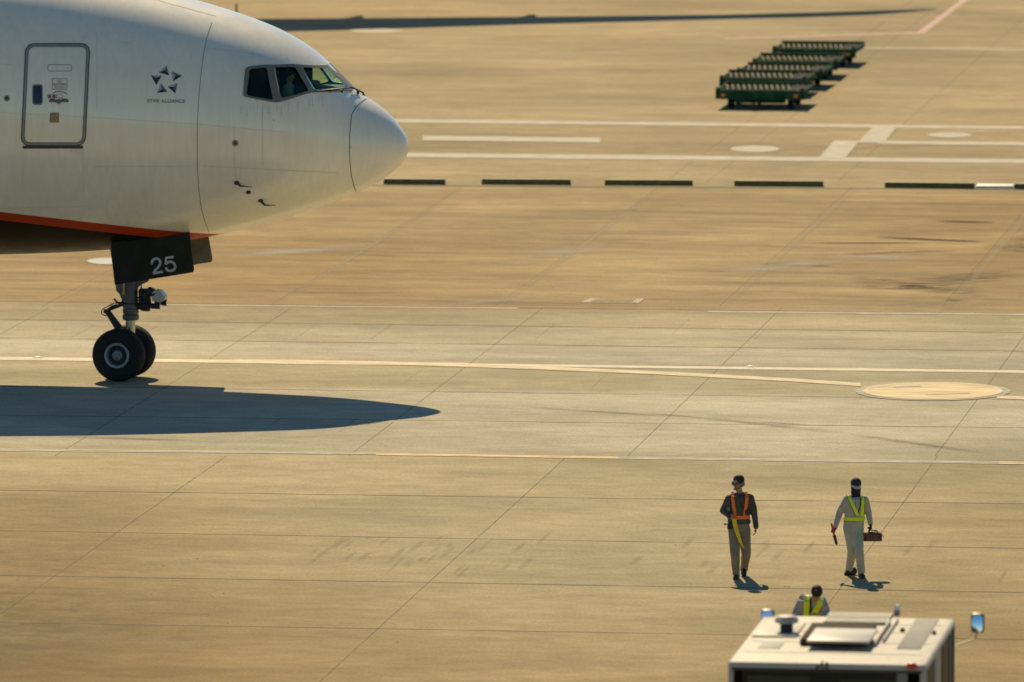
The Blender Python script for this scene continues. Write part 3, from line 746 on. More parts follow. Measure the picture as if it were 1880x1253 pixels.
a = MB(); a.box((x2+.30, -.1, cz-.42), (.5, ryq*1.2, .35), bev=.05); obj('centre_console', a, MATS['cockpit_dark'], plane)
for sy in (-.62, .62):
    s_ = MB(); s_.box((x2-.42, sy, cz-.30), (.14, .5, .75), bev=.05); s_.box((x2-.40, sy, cz+.10), (.10,.28,.24), bev=.04); s_.box((x2-.05, sy, cz-.62), (.55,.5,.12), bev=.04)
    obj('crew_seat', s_, mat('seat_dark', (.04,.045,.05), .8), plane)

# ---- strips and patches lying on the skin
def skin_strip(mb, pts, wpx, off=.004, wv=None, bvh=surf, step=3.0):
    P = []
    for a, b in zip(pts[:-1], pts[1:]):
        L_ = math.hypot(b[0]-a[0], b[1]-a[1]); n = max(1, int(L_/step))
        for i in range(n): P.append((a[0]+(b[0]-a[0])*i/n, a[1]+(b[1]-a[1])*i/n))
    P.append(pts[-1]); vs = []
    for i, p in enumerate(P):
        q0, q1 = P[max(i-1,0)], P[min(i+1,len(P)-1)]
        dx, dy = q1[0]-q0[0], q1[1]-q0[1]; l = math.hypot(dx, dy) or 1; nx, ny = -dy/l, dx/l
        ww = wpx if not callable(wpx) else wpx(i/(len(P)-1))
        A = bvh(p[0]+nx*ww/2, p[1]+ny*ww/2, off); B = bvh(p[0]-nx*ww/2, p[1]-ny*ww/2, off)
        if A is None or B is None: vs.append(None); continue
        vs.append((A, B))
    run = []
    def flush():
        if len(run) > 1:
            mb.add([q for ab in run for q in ab], [(2*i, 2*i+2, 2*i+3, 2*i+1) for i in range(len(run)-1)])
    for v in vs:
        if v is None: flush(); run = []
        else: run.append(v)
    flush(); return mb
def skin_fill(mb, poly, off=.005):
    ps = [surf(x, y, off) for x, y in poly]
    cx_, cy_ = sum(p[0] for p in poly)/len(poly), sum(p[1] for p in poly)/len(poly)
    c_ = surf(cx_, cy_, off)
    n = len(ps); mb.add(ps+[c_], [(i, (i+1)%n, n) for i in range(n)]); return mb
def rrect(x0, y0, x1, y1, r, skew=0.0, n=5):
    out = []
    for cx_, cy_, a0 in ((x1-r,y0+r,-90),(x1-r,y1-r,0),(x0+r,y1-r,90),(x0+r,y0+r,180)):
        for i in range(n):
            t = R(a0+90*i/(n-1)); x = cx_+r*math.cos(t); y = cy_+r*math.sin(t)
            out.append((x + skew*(y-(y0+y1)/2), y))
    return out
seam = mat('skin_seam', (.10,.095,.085), .7, var=.3); faints = mat('faint_seam_and_reflection', (.68,.63,.50), .4)
a = MB()
skin_strip(a, [(676,180),(668,184.5),(660,190.5),(652,200),(645.5,211),(643.6,228),(642,250),(641.6,275),(642.6,300),(645,322),(649,340),(653.5,352.5)], 1.25)
skin_strip(a, [(389,42),(380,68),(374,98),(368.5,140),(364.5,185),(362.5,225),(362,265),(362.5,310),(365,350),(370,385),(377,410),(384,427)], .85)
merge(fo, obj('panel_seam', a, seam, plane, False))
a = MB()
for pts in ([(483,190),(482.4,230),(482.6,303)], [(430,230),(430,300),(434,330)], [(500,112),(470,100),(380,88)], [(0,207),(120,213),(360,228),(520,243)], [(279,-2),(330,12),(396,30)], [(42,276),(41.5,352)], [(153,276),(154,352)],  # long strip from the left edge draws the horizon reflection; the rest are seams
            [(0,383),(60,381.5),(160,379)], [(441,300),(440,330)], [(0,118),(38,121)], [(524,100),(530,112)], [(372,305),(620,318)], [(170,306),(360,306)], [(178,60),(178,200)]):
    skin_strip(a, pts, .8)
merge(fo, obj('seam_and_reflection_strip', a, faints, plane, False))
# dirt streaks under the cockpit windows and door
a = MB()
for i in range(34):
    x = random.uniform(440, 600); y0 = 190 + (0 if x < 510 else -(x-510)*.22) + random.uniform(0, 6); skin_strip(a, [(x, y0), (x+random.uniform(-.6,.6), y0+random.uniform(4, 22))], random.uniform(.4,.9), .003)
for i in range(12):
    x = random.uniform(128, 154); skin_strip(a, [(x, 274), (x, 274+random.uniform(5, 26))], .5, .003)
for i in range(30):
    x = random.uniform(170, 640); y = random.uniform(70, 320); 
    if surf(x+4, y) is not None: skin_strip(a, [(x, y), (x+random.uniform(1,3), y+random.uniform(-.5,.8))], .6, .003)

for k in range(44):
    x = 430+k*2.7; skin_strip(a, [(x, 276), (x+.7, 276)], .6, .003) if x < 545 else None
for k in range(60): skin_strip(a, [(366+.6, 215+k*3.2), (367.2, 215+k*3.2)], .5, .003)
skin_strip(a, [(222,77.2),(231,78.6),(238,80)], 1.2, .003); skin_strip(a, [(150,68),(156,69)], .8, .003); skin_strip(a, [(200,74),(203,74.4)], .8,.003)
merge(fo, obj('dirt_streak', a, mat('grime', (.64,.60,.49), .5), plane, False))
# passenger door
def drect(x0, y0, x1, y1, r): 
    return [(x + .047*(174-y), y) for x, y in rrect(x0, y0, x1, y1, r)]
dring = drect(45.5, 83.5, 158, 265, 13); dring.append(dring[0])
door = MB(); skin_strip(door, dring, 5.0, .010, step=4); 
dr = obj('door', door, mat('door_surround_grey', (.27,.285,.26), .5), plane, False)
a = MB(); o_ = drect(43, 81, 160.6, 267.5, 15); o_.append(o_[0]); skin_strip(a, o_, 1.5, .013, step=4)
i_ = drect(48.2, 86.2, 155.4, 262.3, 11); i_.append(i_[0]); skin_strip(a, i_, .8, .013, step=4)
obj('door_gap', a, mat('door_gap_dark', (.04,.038,.03), .8), dr, False)
a = MB(); skin_strip(a, [(41.5,270.3),(152.5,270.3)], 5.5, .012); obj('door_sill', a, mat('sill_brown', (.085,.065,.042), .7), dr, False)
a = MB(); skin_fill(a, rrect(59.3,155.3,78.4,193,5), .008); obj('window_surround', a, mat('window_surround_grey', (.20,.20,.18), .5), dr, False)
a = MB(); skin_fill(a, rrect(61.5,158,76.4,190.5,4), .012); obj('window_pane', a, mat('door_window_dark', (.018,.022,.030), .1), dr, False)
ink = mat('placard_ink', (.16,.11,.08), .6); redi = mat('placard_red', (.20,.08,.05), .6)
a = MB(); q = rrect(88,119.3,131.6,131,3); q.append(q[0]); skin_strip(a, q, .8, .006, step=3)
for r_ in ((96,145,123.3,154.3),(95.6,155.4,123,164.7),(87.6,174.3,104,180.4),(104,174.3,115.4,180.4)):
    q = rrect(*r_, 1.2, n=3); q.append(q[0]); skin_strip(a, q, .75, .006, step=3)
for y in (147.5,149.6,151.7): skin_strip(a, [(105.5,y),(113.5,y)], .7, .006)
for y in (158.2,160.4,162.4): skin_strip(a, [(99,y),(121,y)], .6, .006)
merge(dr, obj('placard', a, ink, dr, False))
a = MB(); skin_strip(a, [(97,172),(102,169.4),(110,168.4),(117,169.8),(123,172.8)], 1.4, .006); skin_fill(a, rrect(88.5,175,94,179.6,.6,n=3), .007); skin_fill(a, rrect(96,175,102,179.6,.6,n=3), .007)
merge(dr, obj('placard_mark', a, redi, dr, False))
exs = mat('exit_sign_yellow', (.55,.42,.17), .6)
a = MB(); skin_fill(a, rrect(92.4,207.4,108,216,1.2), .006); obj('exit_sign', a, exs, dr, False)
a = MB(); skin_fill(a, rrect(92,216.6,107.6,225.2,1.2), .006); obj('exit_sign', a, exs, dr, False)
a = MB()
for r_ in ((92.4,207.4,108,216),(92,216.6,107.6,225.2)):
    q = rrect(*r_, 1.2, n=3); q.append(q[0]); skin_strip(a, q, .8, .008, step=3)
merge(dr, obj('exit_sign_border', a, ink, dr, False))
# handle
a = MB(); skin_fill(a, rrect(90,183.5,126,188.3,2.2), .012); c_ = surf(108,187,.0); n_ = (surf(108,187,1.0)-c_).normalized()
a.lathe([(.05,.0),(.05,.03),(.03,.045),(.005,.046)], c_, n_, 20); dh = obj('door_handle', a, mat('handle_olive', (.17,.16,.12), .5), dr)
a = MB(); skin_fill(a, rrect(91.5,181.6,101,185,1), .014); skin_fill(a, rrect(113.5,181.6,124,185,1), .014); merge(dh, obj('handle_grip', a, redi, dr, False))

def text_mesh(body, size, off=0.0, spacing=1.0):
    cu = bpy.data.curves.new('lettering', 'FONT'); cu.body = body; cu.size = size; cu.offset = off; cu.space_character = spacing
    cu.align_x = 'CENTER'; cu.align_y = 'CENTER'; cu.extrude = .001
    o = bpy.data.objects.new('lettering', cu); C.objects.link(o)
    me = realise(o, []); drop(o); return me
def text_at(name, body, px, py, hpx, m, parent, ang=0.0, off=.008, weight=0.0, spacing=1.0, on=surf, xstretch=1.0, size=None):
    c_ = on(px, py, off); ex = (on(px+6, py+ang*6, off)-on(px-6, py-ang*6, off)).normalized(); nz = (on(px, py, off+.2)-c_).normalized()
    if nz.length < .5: nz = Vector((0,-1,0))
    ey = nz.cross(ex).normalized(); nz = ex.cross(ey)
    sz = size or hpx/90*1.40
    me = text_mesh(body, sz, weight, spacing)
    M_ = Matrix(((ex.x*xstretch,ey.x,nz.x,c_.x),(ex.y*xstretch,ey.y,nz.y,c_.y),(ex.z*xstretch,ey.z,nz.z,c_.z),(0,0,0,1)))
    me.transform(M_); return obj(name, me, m, parent, False)
text_at('lettering', 'STAR ALLIANCE', 305, 186.2, 6.2, mat('lettering_grey', (.24,.23,.21), .5), plane, .02, weight=.0015, spacing=1.12)
text_at('exit_lettering', 'EXIT', 99.8, 221, 5.6, ink, dr, 0, .010, weight=.001)
text_at('exit_lettering', '非常口', 100.2, 211.8, 4.6, ink, dr, 0, .010, weight=.0005, xstretch=.9)
# five-pyramid emblem
S6 = 1/13.92; P6 = lambda x, y: (250+x*S6, 110+y*S6)
tri = [((775,145),(580,330),(840,400),(745,270)), ((910,300),(1165,415),(935,560),(1000,420)), ((1055,600),(800,690),(1005,865),(960,710)), ((625,600),(530,855),(800,815),(650,760)), ((380,400),(655,410),(510,650),(510,470))]
sh = [mat('emblem_light', (.40,.38,.36), .4), mat('emblem_mid', (.16,.15,.14), .4), mat('emblem_dark', (.03,.03,.03), .4)]
order = [(0,2,1),(1,2,0),(0,2,1),(0,2,1),(0,2,1)]
em = MB()
def shade_idx(mx, my):   # facet facing up-left is light, right is mid, down is dark
    if my > .35: return 2
    return 0 if mx < .25 else 1
for t in tri:
    A, B, D_, M_ = t
    for p, q in ((A,B),(B,D_),(D_,A)):
        vx, vy = (p[0]+q[0])/2-M_[0], (p[1]+q[1])/2-M_[1]; l = math.hypot(vx, vy); em.cur = shade_idx(vx/l, vy/l)
        ps = [surf(*P6(*z_), .006) for z_ in (p, q)] + [surf(*P6(*M_), .010)]
        em.add(ps, [(0,1,2)])
obj('emblem', em, sh, plane, False)
# probes and ports
def disc(name, px, py, rpx, m, off=.012, inner=None):
    c_ = surf(px, py, 0); n_ = (surf(px, py, 1.0)-c_).normalized(); r_ = rpx/91
    a = MB(); a.lathe([(r_,.0),(r_,off*.7),(r_*.8,off),(.002,off)], c_, n_, 24); o = obj(name, a, m, plane)
    if inner: b = MB(); b.lathe([(r_*.4,off),(r_*.4,off+.004),(.002,off+.004)], c_, n_, 16); obj('port_hole', b, MATS['hole_black'], o)
    return c_, n_, o
pg = mat('probe_metal_dark', (.09,.08,.065), .4, .5)
disc('sensor_port', 432, 263.2, 5.8, mat('port_grey', (.22,.20,.16), .5), inner=True); disc('sensor_port', 12.5, 181, 5.5, MATS['port_grey'], inner=True)
disc('sensor_port', 456, 353.3, 4.6, MATS['hole_black'])
def toward_cam(x, y, t):
    q = surf(x, y); return q + (camL-q).normalized()*t
for bx, by, mx_, my_, ex_, ey_ in ((434.5,336,442,341.8,463,343.6),(478.5,368.5,486,377,506,377.6)):
    c_, n_, o = disc('pitot_probe', bx, by, 4.9, pg)
    a = MB(); p0 = c_; p1 = toward_cam(mx_, my_, .14); p2 = toward_cam(ex_, ey_, .14); a.tube(p0, p1, .035, .022, 10); a.tube(p1, p2, .018, .006, 10); obj('probe_arm', a, pg, o)
for x, y in ((651.5,195.5),(643.5,271),(503,221),(470,184)):
    disc('fastener', x, y, .9, seam, .004)
# wipers
a = MB(); ps = [surf_near(x, y, .05) for x, y in ((580,169.4),(600,167.8),(620,166.2),(640,164.4))]; a.path(ps, .012, 6)
a.caps(surf_near(604,169,.03), surf_near(607,168.5,.05), .02); obj('wiper', a, mat('wiper_black', (.02,.02,.02), .5), plane)
a = MB(); ps = [surf_near(640,163.5,.05), surf_near(650,168,.06), surf_near(655,171.5,.04)]; a.path(ps, .018, 6); a.caps(ps[-1], ps[-1]+Vector((0,0,-.03)), .03)
obj('wiper', a, MATS['wiper_black'], plane)
zc, rz, ry = section(LP(657,165).x); px_ = LP(657,165).x
a = MB(); a.path([Vector((px_-.05, .25, zc+rz*.97+.06)), Vector((px_+.08,.15,zc+rz*.93+.05)), Vector((px_+.13,.1,zc+rz*.86))], .02, 6); obj('wiper', a, MATS['wiper_black'], plane)

# ---- nose gear
door_dark = mat('gear_door_charcoal', (.030,.027,.016), .65, spec=.12, var=.3, scale=3)
def gdoor(yl, name, m_in):
    sh_ = yl + .95
    base = [(205,437),(206,452),(204.6,457),(206.6,470),(214,521.5),(285,510.5),(357,499),(358.5,493),(352,452),(349,424),(300,420)]
    # front edge little notches
    ps = [LP(x, y, -.95) for x, y in base]
    m = MB(); pl = [Vector((p.x, yl + (4.05-p.z)*(-.10 if yl < 0 else .10), p.z)) for p in ps]
    m.prism(pl, (0, .045, 0))
    return m
nd = gdoor(-.95, 'r', None)
nose = MB(); 
d1 = obj('gear_door', nd, door_dark, plane, False, label='charcoal nose gear door numbered 25')
d2 = obj('gear_door', gdoor(.95, 'l', None), mat('gear_door_inner', (.17,.15,.10), .6, var=.35, scale=5), plane, False)
rb = MB()
pr = [LP(x, y, -.95) for x, y in ((348,430),(358,495))]
x_f = pr[0].x
for k in range(7):
    rb.box((x_f-.10-.18*k, .905, 3.55), (.03,.03,1.0 if k < 3 else .8))
for z_ in (3.25,3.6,3.85): rb.box((x_f-.6, .90, z_), (1.4,.03,.03))
rb.box((x_f+.03, .93, 3.55), (.07,.10,.62), bev=.02); rb.caps((x_f-.1,.86,3.2),(x_f-.2,.86,3.75),.03); rb.caps((x_f-.02,.88,3.45),(x_f-.02,.88,3.3),.035)
obj('door_ribs', rb, mat('rib_grey', (.07,.065,.05), .6), d2, False)
def doorpt(px, py, off=0.0):
    p = LP(px, py, -.95); p = LP(px, py, -.95-.10*(4.05-p.z)); return Vector((p.x, p.y-off, p.z))
dnum = mat('number_grey', (.50,.48,.42), .5)
def D8(x, y): return (180+x/8.545, 410+y/8.545)
def smoothpath(P, n=4):
    out = []
    for i in range(len(P)-1):
        p0, p1, p2, p3 = P[max(i-1,0)], P[i], P[i+1], P[min(i+2,len(P)-1)]
        for k in range(n):
            t = k/n; out.append(tuple(.5*((2*p1[q])+(-p0[q]+p2[q])*t+(2*p0[q]-5*p1[q]+4*p2[q]-p3[q])*t*t+(-p0[q]+3*p1[q]-3*p2[q]+p3[q])*t**3) for q in (0,1)))
    return out+[P[-1]]
a = MB(); skin_strip(a, smoothpath([D8(*p) for p in ((845,645),(852,595),(888,562),(930,558),(972,588),(976,640),(945,692),(900,738),(872,790))]), 4.5, .012, bvh=doorpt, step=1); skin_strip(a, [D8(862,786),D8(1020,763)], 4.6, .014, bvh=doorpt, step=1)
obj('number_lettering', a, dnum, d1, False)
a = MB(); skin_strip(a, [D8(1187,530),D8(1058,548)], 4.4, .012, bvh=doorpt, step=1); skin_strip(a, [D8(1070,535),D8(1063,650)], 4.0, .014, bvh=doorpt, step=1)
skin_strip(a, smoothpath([D8(*p) for p in ((1058,648),(1105,612),(1160,608),(1205,648),(1210,700),(1182,738),(1130,748),(1085,735),(1066,695))]), 4.4, .013, bvh=doorpt, step=1)
obj('number_lettering', a, dnum, d1, False)
gearm = mat('gear_grey_paint', (.115,.12,.11), .45, .2, var=.3, scale=8); gdark = mat('gear_dark', (.03,.03,.026), .5, .3); chrome = mat('piston_chrome', (.55,.53,.48), .22, .9, var=.2, scale=4, stretch=(1,1,.3))
strut = MB()
def L0(x, y, yl=0.0): return LP(x, y, yl)
s_ = 1/91.0
strut.tube(L0(240,470), L0(240,556), 14.5*s_, 13*s_, 28); strut.tube(L0(238,505), L0(224,560), .05, .03, 10)
strut.lathe([(.15,-.30),(.17,-.27),(.17,-.2),(.15,-.18),(.165,-.15),(.165,-.08),(.148,-.06),(.17,-.03),(.17,.03),(.14,.06)], L0(240,561), (0,0,1), 28)
strut.prism([L0(x,y,-.06) for x,y in ((250,515),(273,513),(271,518),(264,521),(257,524),(252,530))], (0,.12,0))
strut.prism([L0(x,y,-.08) for x,y in ((212,520),(226,518),(232,556),(222,548),(219,540),(213,534))], (0,.10,0))
g_ = obj('nose_gear', strut, gearm, plane)
a = MB(); a.tube(L0(239.5,570), L0(239.5,626), 9.3*s_, 9.0*s_, 24); a.lathe([(.115,-.02),(.115,.02)], L0(239.5,575), (0,0,1), 24); a.lathe([(.108,-.008),(.108,.008)], L0(239.5,587), (0,0,1), 24); obj('piston', a, chrome, g_)
a = MB(); a.tube(L0(227.5,519,-.14), L0(227.5,538,-.14), .025, None, 10); a.caps(L0(227.5,537,-.14), L0(227.5,540,-.14), .03); obj('actuator_rod', a, mat('rod_brass', (.40,.33,.20), .35, .6), g_)
a = MB()
kn = L0(196,571)
for yy in (-.09,.09):
    a.tube(L0(226,558,yy), Vector((kn.x, yy*.6, kn.z)), .035, .03, 10); a.tube(Vector((kn.x+.0, yy*.6, kn.z)), L0(216,604,yy), .04, .055, 10)
a.tube(L0(197,570,0), L0(220,604,0), .045, .075, 12); a.tube(L0(224,559,0), L0(198,569,0), .04, .04, 12)
a.tube(Vector((kn.x,-.13,kn.z)), Vector((kn.x,.13,kn.z)), .05, None, 14); a.caps(L0(224,612), L0(238,620), .09, .08)
obj('torque_link', a, gdark, g_)
a = MB(); pts = [L0(x,y,-.12) for x,y in ((222,556),(210,557),(200,562),(190,567),(186,572),(187,577),(191,579),(197,580))]; a.path(pts, .011, 8)
a.path([L0(x,y,-.1) for x,y in ((214,560),(205,563),(199,568))], .018, 8); a.path([L0(209,549,-.1),L0(216,556,-.1),L0(226,557,-.1)], .022, 8); a.path([L0(260,523,-.1),L0(257,534,-.1)], .012,6); a.path([L0(258,522,-.05),L0(262,535,-.05)], .010,6)
obj('hydraulic_hose', a, mat('hose_black', (.015,.015,.015), .4), g_)
a = MB()
for z0 in (547,552,557,562,566): a.tube(L0(245,z0,-.05), L0(266,z0,-.05), .022, None, 8)
a.box(L0(266,547,0), (.22,.30,.36), bev=.03); a.box(L0(275,537,.02), (.20,.32,.14), bev=.03); a.caps(L0(259,537,-.1), L0(268,538,-.1), .06); a.caps(L0(275,531,-.1), L0(278,532,-.1), .045)
a.tube(L0(281,534,0), L0(292,532.5,0), .012); a.caps(L0(258,562,-.1), L0(268,565,-.1), .08); a.caps(L0(262,567,0), L0(272,568,0), .05)
for i in range(14):
    x = random.uniform(256,282); y = random.uniform(532,569); a.caps(L0(x,y,-.17), L0(x+random.uniform(-4,4), y+random.uniform(-4,4),-.15), random.uniform(.014,.03), n=8)
obj('steering_unit', a, gdark, g_)
a = MB(); poly = [(279,537),(285,533.5),(294,535),(303,546),(301,552),(295,556),(279,553)]
a.prism([L0(x,y,-.16) for x,y in poly], (0,.30,0)); obj('taxi_light_box', a, mat('light_box_grey', (.42,.43,.42), .35, .3), g_, False)
for (p, q, yl, r_) in (((262,561),(294,562.5),-.2,.062), ((284,555),(306,556),.16,.066)):
    a = MB(); A, B = L0(*p, yl), L0(*q, yl); d_ = (B-A); a.lathe([(r_*.55,0),(r_*.8,.02),(r_*.8,d_.length*.55),(r_,d_.length*.7),(r_,d_.length)], A, d_, 20)
    o = obj('taxi_light', a, gdark, g_); a = MB(); a.lathe([(r_*.85,0),(.002,.004)], A+d_+d_.normalized()*.001, d_, 20); obj('light_lens', a, MATS['lens_white'], g_)
# wheels
wyaw = R(-5.0); wax = Vector((-math.sin(wyaw), math.cos(wyaw), 0)); Rw = .537
hub0 = Vector((LP(218.5,656,-.62).x*0 + LP(228,655).x, 0, Rw))
tyre_m = mat('tyre_rubber', (.016,.016,.015), .75, var=.3, scale=12, spec=.3); rim_m = mat('wheel_rim_grey', (.30,.33,.36), .4, .3, var=.15)
for s in (-1, 1):
    c_ = hub0 + wax*(.40*s)
    W_ = .205
    prof_ = [(.27,-.165),(.30,-.185),(.36,-.203),(.43,-W_),(.485,-.192),(.515,-.165),(.530,-.12)]
    for gx in (-.10,-.05,0,.05,.10): prof_ += [(.5345,gx-.012),(.524,gx-.008),(.524,gx+.008),(.5345,gx+.012)]
    prof_ += [(.530,.12),(.515,.165),(.485,.192),(.43,W_),(.36,.203),(.30,.185),(.27,.165),(.25,.1),(.25,-.1)]
    a = MB(); a.lathe(prof_, c_, wax, 72, closed=True); obj('tyre', a, tyre_m, g_)
    f = s
    a = MB(); a.lathe([(.255,.150*f),(.262,.180*f),(.245,.192*f),(.215,.186*f),(.200,.150*f),(.195,.05*f)], c_, wax, 56, caps=False); o = obj('wheel_rim', a, rim_m, g_)
    a = MB(); a.lathe([(.205,.02*f),(.20,.05*f),(.17,.04*f),(.14,.05*f),(.10,.04*f),(.004,.04*f)], c_, wax, 48); obj('wheel_well', a, mat('wheel_well_dark', (.05,.05,.045), .6), g_)
    a = MB(); a.lathe([(.115,.04*f),(.112,.13*f),(.095,.15*f),(.06,.158*f),(.004,.160*f)], c_, wax, 40); obj('hub_cap', a, mat('hub_grey_blue', (.20,.225,.25), .45, .3, var=.3, scale=20), g_)
    a = MB()
    for k in range(9):
        t = 2*math.pi*k/9; e1 = Vector((0,0,1)); e2 = wax.cross(e1)
        p = c_ + wax*(.075*f) + (e1*math.cos(t)+e2*math.sin(t))*.152; a.tube(p, p+wax*(.02*f), .026, None, 12)
        t += .35; p = c_ + wax*(.10*f) + (e1*math.cos(t)+e2*math.sin(t))*.175; a.tube(p, p+wax*(.03*f), .010, None, 8)
    a.caps(c_+wax*(.168*f)+Vector((0,0,-.05)), c_+wax*(.172*f)+Vector((0,0,-.075)), .008)
    obj('wheel_holes', a, mat('wheel_hole_dark', (.02,.022,.02), .6), g_)
a = MB(); a.tube(hub0-wax*.38, hub0+wax*.38, .07, None, 20); a.caps(hub0+Vector((0,0,.0)), L0(239.5,618), .10, .1); obj('axle', a, gearm, g_)
# bay edge junk visible aft of the door
a = MB()
for y, l in ((436,22),(445,15),(440,10)): a.box(L0(206-l/2,y,-.3), (l*s_*1.0,.4,.07), bev=.02)
obj('bay_fairing', a, gdark, plane)

# ------------------------------------------------------------------ people
skin = mat('skin_tan', (.40,.22,.14), .55, var=.1)
def person_mesh(J, S=1.0, hat=False):
    """one continuous body: head, neck, trunk, arms with hands, legs"""
    b = MB()
    hc, nk = J['head'], J['neck']; fwd = J['look'].normalized(); sd = fwd.cross(Vector((0,0,1))).normalized(); upv = sd.cross(fwd)
    rot = Matrix((sd, fwd, upv)).transposed()
    b.ell(hc+upv*.02, (.074,.092,.105), rot); b.ell(hc-upv*.045+fwd*.018, (.056,.068,.075), rot)
    b.caps(hc-upv*.005+fwd*.088, hc-upv*.032+fwd*.108, .009, .014, 8); b.ell(hc-upv*.065+fwd*.080, (.024,.012,.010), rot)
    for k in (-1,1): b.ell(hc+sd*(.076*k)-upv*.008, (.010,.022,.032), rot); b.ell(hc+sd*(.036*k)+fwd*.077-upv*.022,(.02,.018,.018),rot)
    b.ell(hc+upv*.022+fwd*.078, (.055,.016,.010), rot); b.ell(hc-upv*.105+fwd*.055,(.022,.02,.018),rot)
    b.caps(nk-Vector((0,0,.05)), hc-upv*.06, .055, .052)
    ch = J['chest']; wa = J['waist']; hp = J['hip']
    for c0, rx, ry_, rz_ in ((ch,.155,.095,.17),((ch+wa)/2,.14,.09,.16),(wa,.13,.085,.14),(hp,.15,.09,.12)): b.ell(c0, (rx,ry_,rz_))
    for s in 'LR':
        sh_, el, wr = J['sh'+s], J['el'+s], J['wr'+s]
        b.caps(nk-Vector((0,0,.06)), sh_, .05, .05); b.caps(sh_, el, .048, .038); b.caps(el, wr, .037, .024)
        hd = J['hd'+s]; d_ = (hd-wr).normalized(); side = J.get('palm'+s, Vector((1,0,0))); side = (side-d_*side.dot(d_)).normalized(); nrm = d_.cross(side)
        for t in (-.026,-.009,.009,.026): b.caps(wr+d_*.01+side*t*.5, wr+d_*.085+side*t, .016, .012, 8)
        curl = J.get('curl'+s, .5)
        for t, ln in ((-.030,.070),(-.010,.082),(.010,.078),(.030,.062)):
            p0 = wr+d_*.085+side*t; d1 = (d_*math.cos(curl)+nrm*math.sin(curl)).normalized(); d2 = (d_*math.cos(curl*2.3)+nrm*math.sin(curl*2.3)).normalized()
            p1 = p0+d1*ln*.5; p2 = p1+d2*ln*.5; b.caps(p0,p1,.0095,.009,8); b.caps(p1,p2,.009,.0075,8)
        tb = wr+d_*.03+side*.026; b.caps(tb, tb+(d_*.7+side*.6+nrm*.35).normalized()*.035, .012,.0105,8); b.caps(tb+(d_*.7+side*.6+nrm*.35).normalized()*.035, tb+(d_*.9+side*.35+nrm*.5).normalized()*.062,.0105,.009,8)
        b.caps(J['hip'+s], J['kn'+s], .085, .055); b.caps(J['kn'+s], J['an'+s], .052, .036); b.caps(J['an'+s], J['toe'+s]*.55+J['an'+s]*.45, .036,.03)
    return remeshed(b, .0055, smooth=4)
def loft_torso(b, rings, n=24):
    b.loft([[c_+Vector((rx*math.cos(2*math.pi*j/n), ry_*math.sin(2*math.pi*j/n), 0)) for j in range(n)] for c_, rx, ry_ in rings])
def shoe(J, s, sole_up=0.0):
    b = MB(); an, toe = J['an'+s], J['toe'+s]; heel = J['heel'+s]
    d_ = (toe-heel).normalized(); L_ = (toe-heel).length
    b.caps(heel+d_*.03+Vector((0,0,.045)), toe-d_*.05+Vector((0,0,.035)), .050, .044); b.caps(heel+d_*.03+Vector((0,0,.02)), toe-d_*.04+Vector((0,0,.02)), .048, .050)
    b.caps(heel+d_*.045+Vector((0,0,.06)), an, .05, .048)
    me = remeshed(b, .009, smooth=3)
    zmin = heel.z*0
    return me
def cloth(J, kind, folds=.014):
    b = MB()
    nk = J['neck']; ch, wa, hp = J['chest'], J['waist'], J['hip']
    if kind == 'jacket':
        sw = (J['shR']-J['shL']).length/2
        k = J.get('bulk', 1.0)
        loft_torso(b, [(nk+Vector((0,0,-.02)),.075,.075),(nk+Vector((0,0,-.05)),.10,.085),((nk+ch)/2+Vector((0,0,.02)),.17*k,.12),(ch,.195*k,.135),((ch+wa)/2,.185*k,.13),(wa,.17*k,.12),((wa+hp)/2,.178*k,.125),(hp+Vector((0,0,J.get('hem',.03))),.185*k,.13)])
        for s in 'LR':
            sh_, el, wr = J['sh'+s], J['el'+s], J['wr'+s]
            b.caps(nk-Vector((0,0,.045)), sh_, .062, .070); b.caps(sh_, el, .073, .060); b.caps(el, wr, .060, .044)
            b.tube(el*.1+wr*.9, wr+(wr-el).normalized()*.012, .046, .045, 16)
    else:
        loft_torso(b, [(wa,.155,.11),((wa+hp)/2,.17,.12),(hp,.18,.125),(hp-Vector((0,0,.08)),.17,.12)])
        for s in 'LR':
            hq, kn, an = J['hip'+s], J['kn'+s], J['an'+s]
            b.caps(hq, kn, .112, .083); b.caps(kn, an, .083, .062); b.tube(kn*.15+an*.85, an+(an-kn).normalized()*.02, .062, .067, 18)
    return remeshed(b, .011, folds=folds, fsize=.11, smooth=5)
def bvh_of(me):
    return BVHTree.FromPolygons([v.co.copy() for v in me.vertices], [tuple(p.vertices) for p in me.polygons])
def caster(bv):
    def f(px, py, off=0.0):
        d_ = ray(px, py).normalized(); loc, nor, i, dist = bv.ray_cast(CAM, d_)
        if loc is None: return None
        if nor.dot(d_) > 0: nor = -nor
        return loc + nor*off
    return f
def solid_strip(name, mb, m, parent, th=.006):
    o = obj(name, mb, m, parent, False, True)
    bm = bmesh.new(); bm.from_mesh(o.data); bmesh.ops.solidify(bm, geom=bm.faces[:], thickness=th); bm.to_mesh(o.data); bm.free(); return o
def belt_ring(bv, c_, w_, off=.010, n=40, tilt=0.0):
    m = MB(); rs = []
    for j in range(n):
        t = 2*math.pi*j/n; d_ = Vector((math.cos(t), math.sin(t), 0)); row = []
        for dz in (-w_/2, w_/2):
            o_ = c_+Vector((0,0,dz))+d_*.6; hit = None
            loc, nor, i, dist = bv.ray_cast(o_, -d_)
            if loc is None or (loc-c_).length > .215 or abs(loc.x-c_.x) > .185: loc = c_+Vector((.168*d_.x, .125*d_.y, dz))
            row.append(loc + d_*off)
        rs.append(row)
    m.add([p for r in rs for p in r], [(2*j, (2*j+2)%(2*n), (2*j+3)%(2*n), 2*j+1) for j in range(n)])
    return m
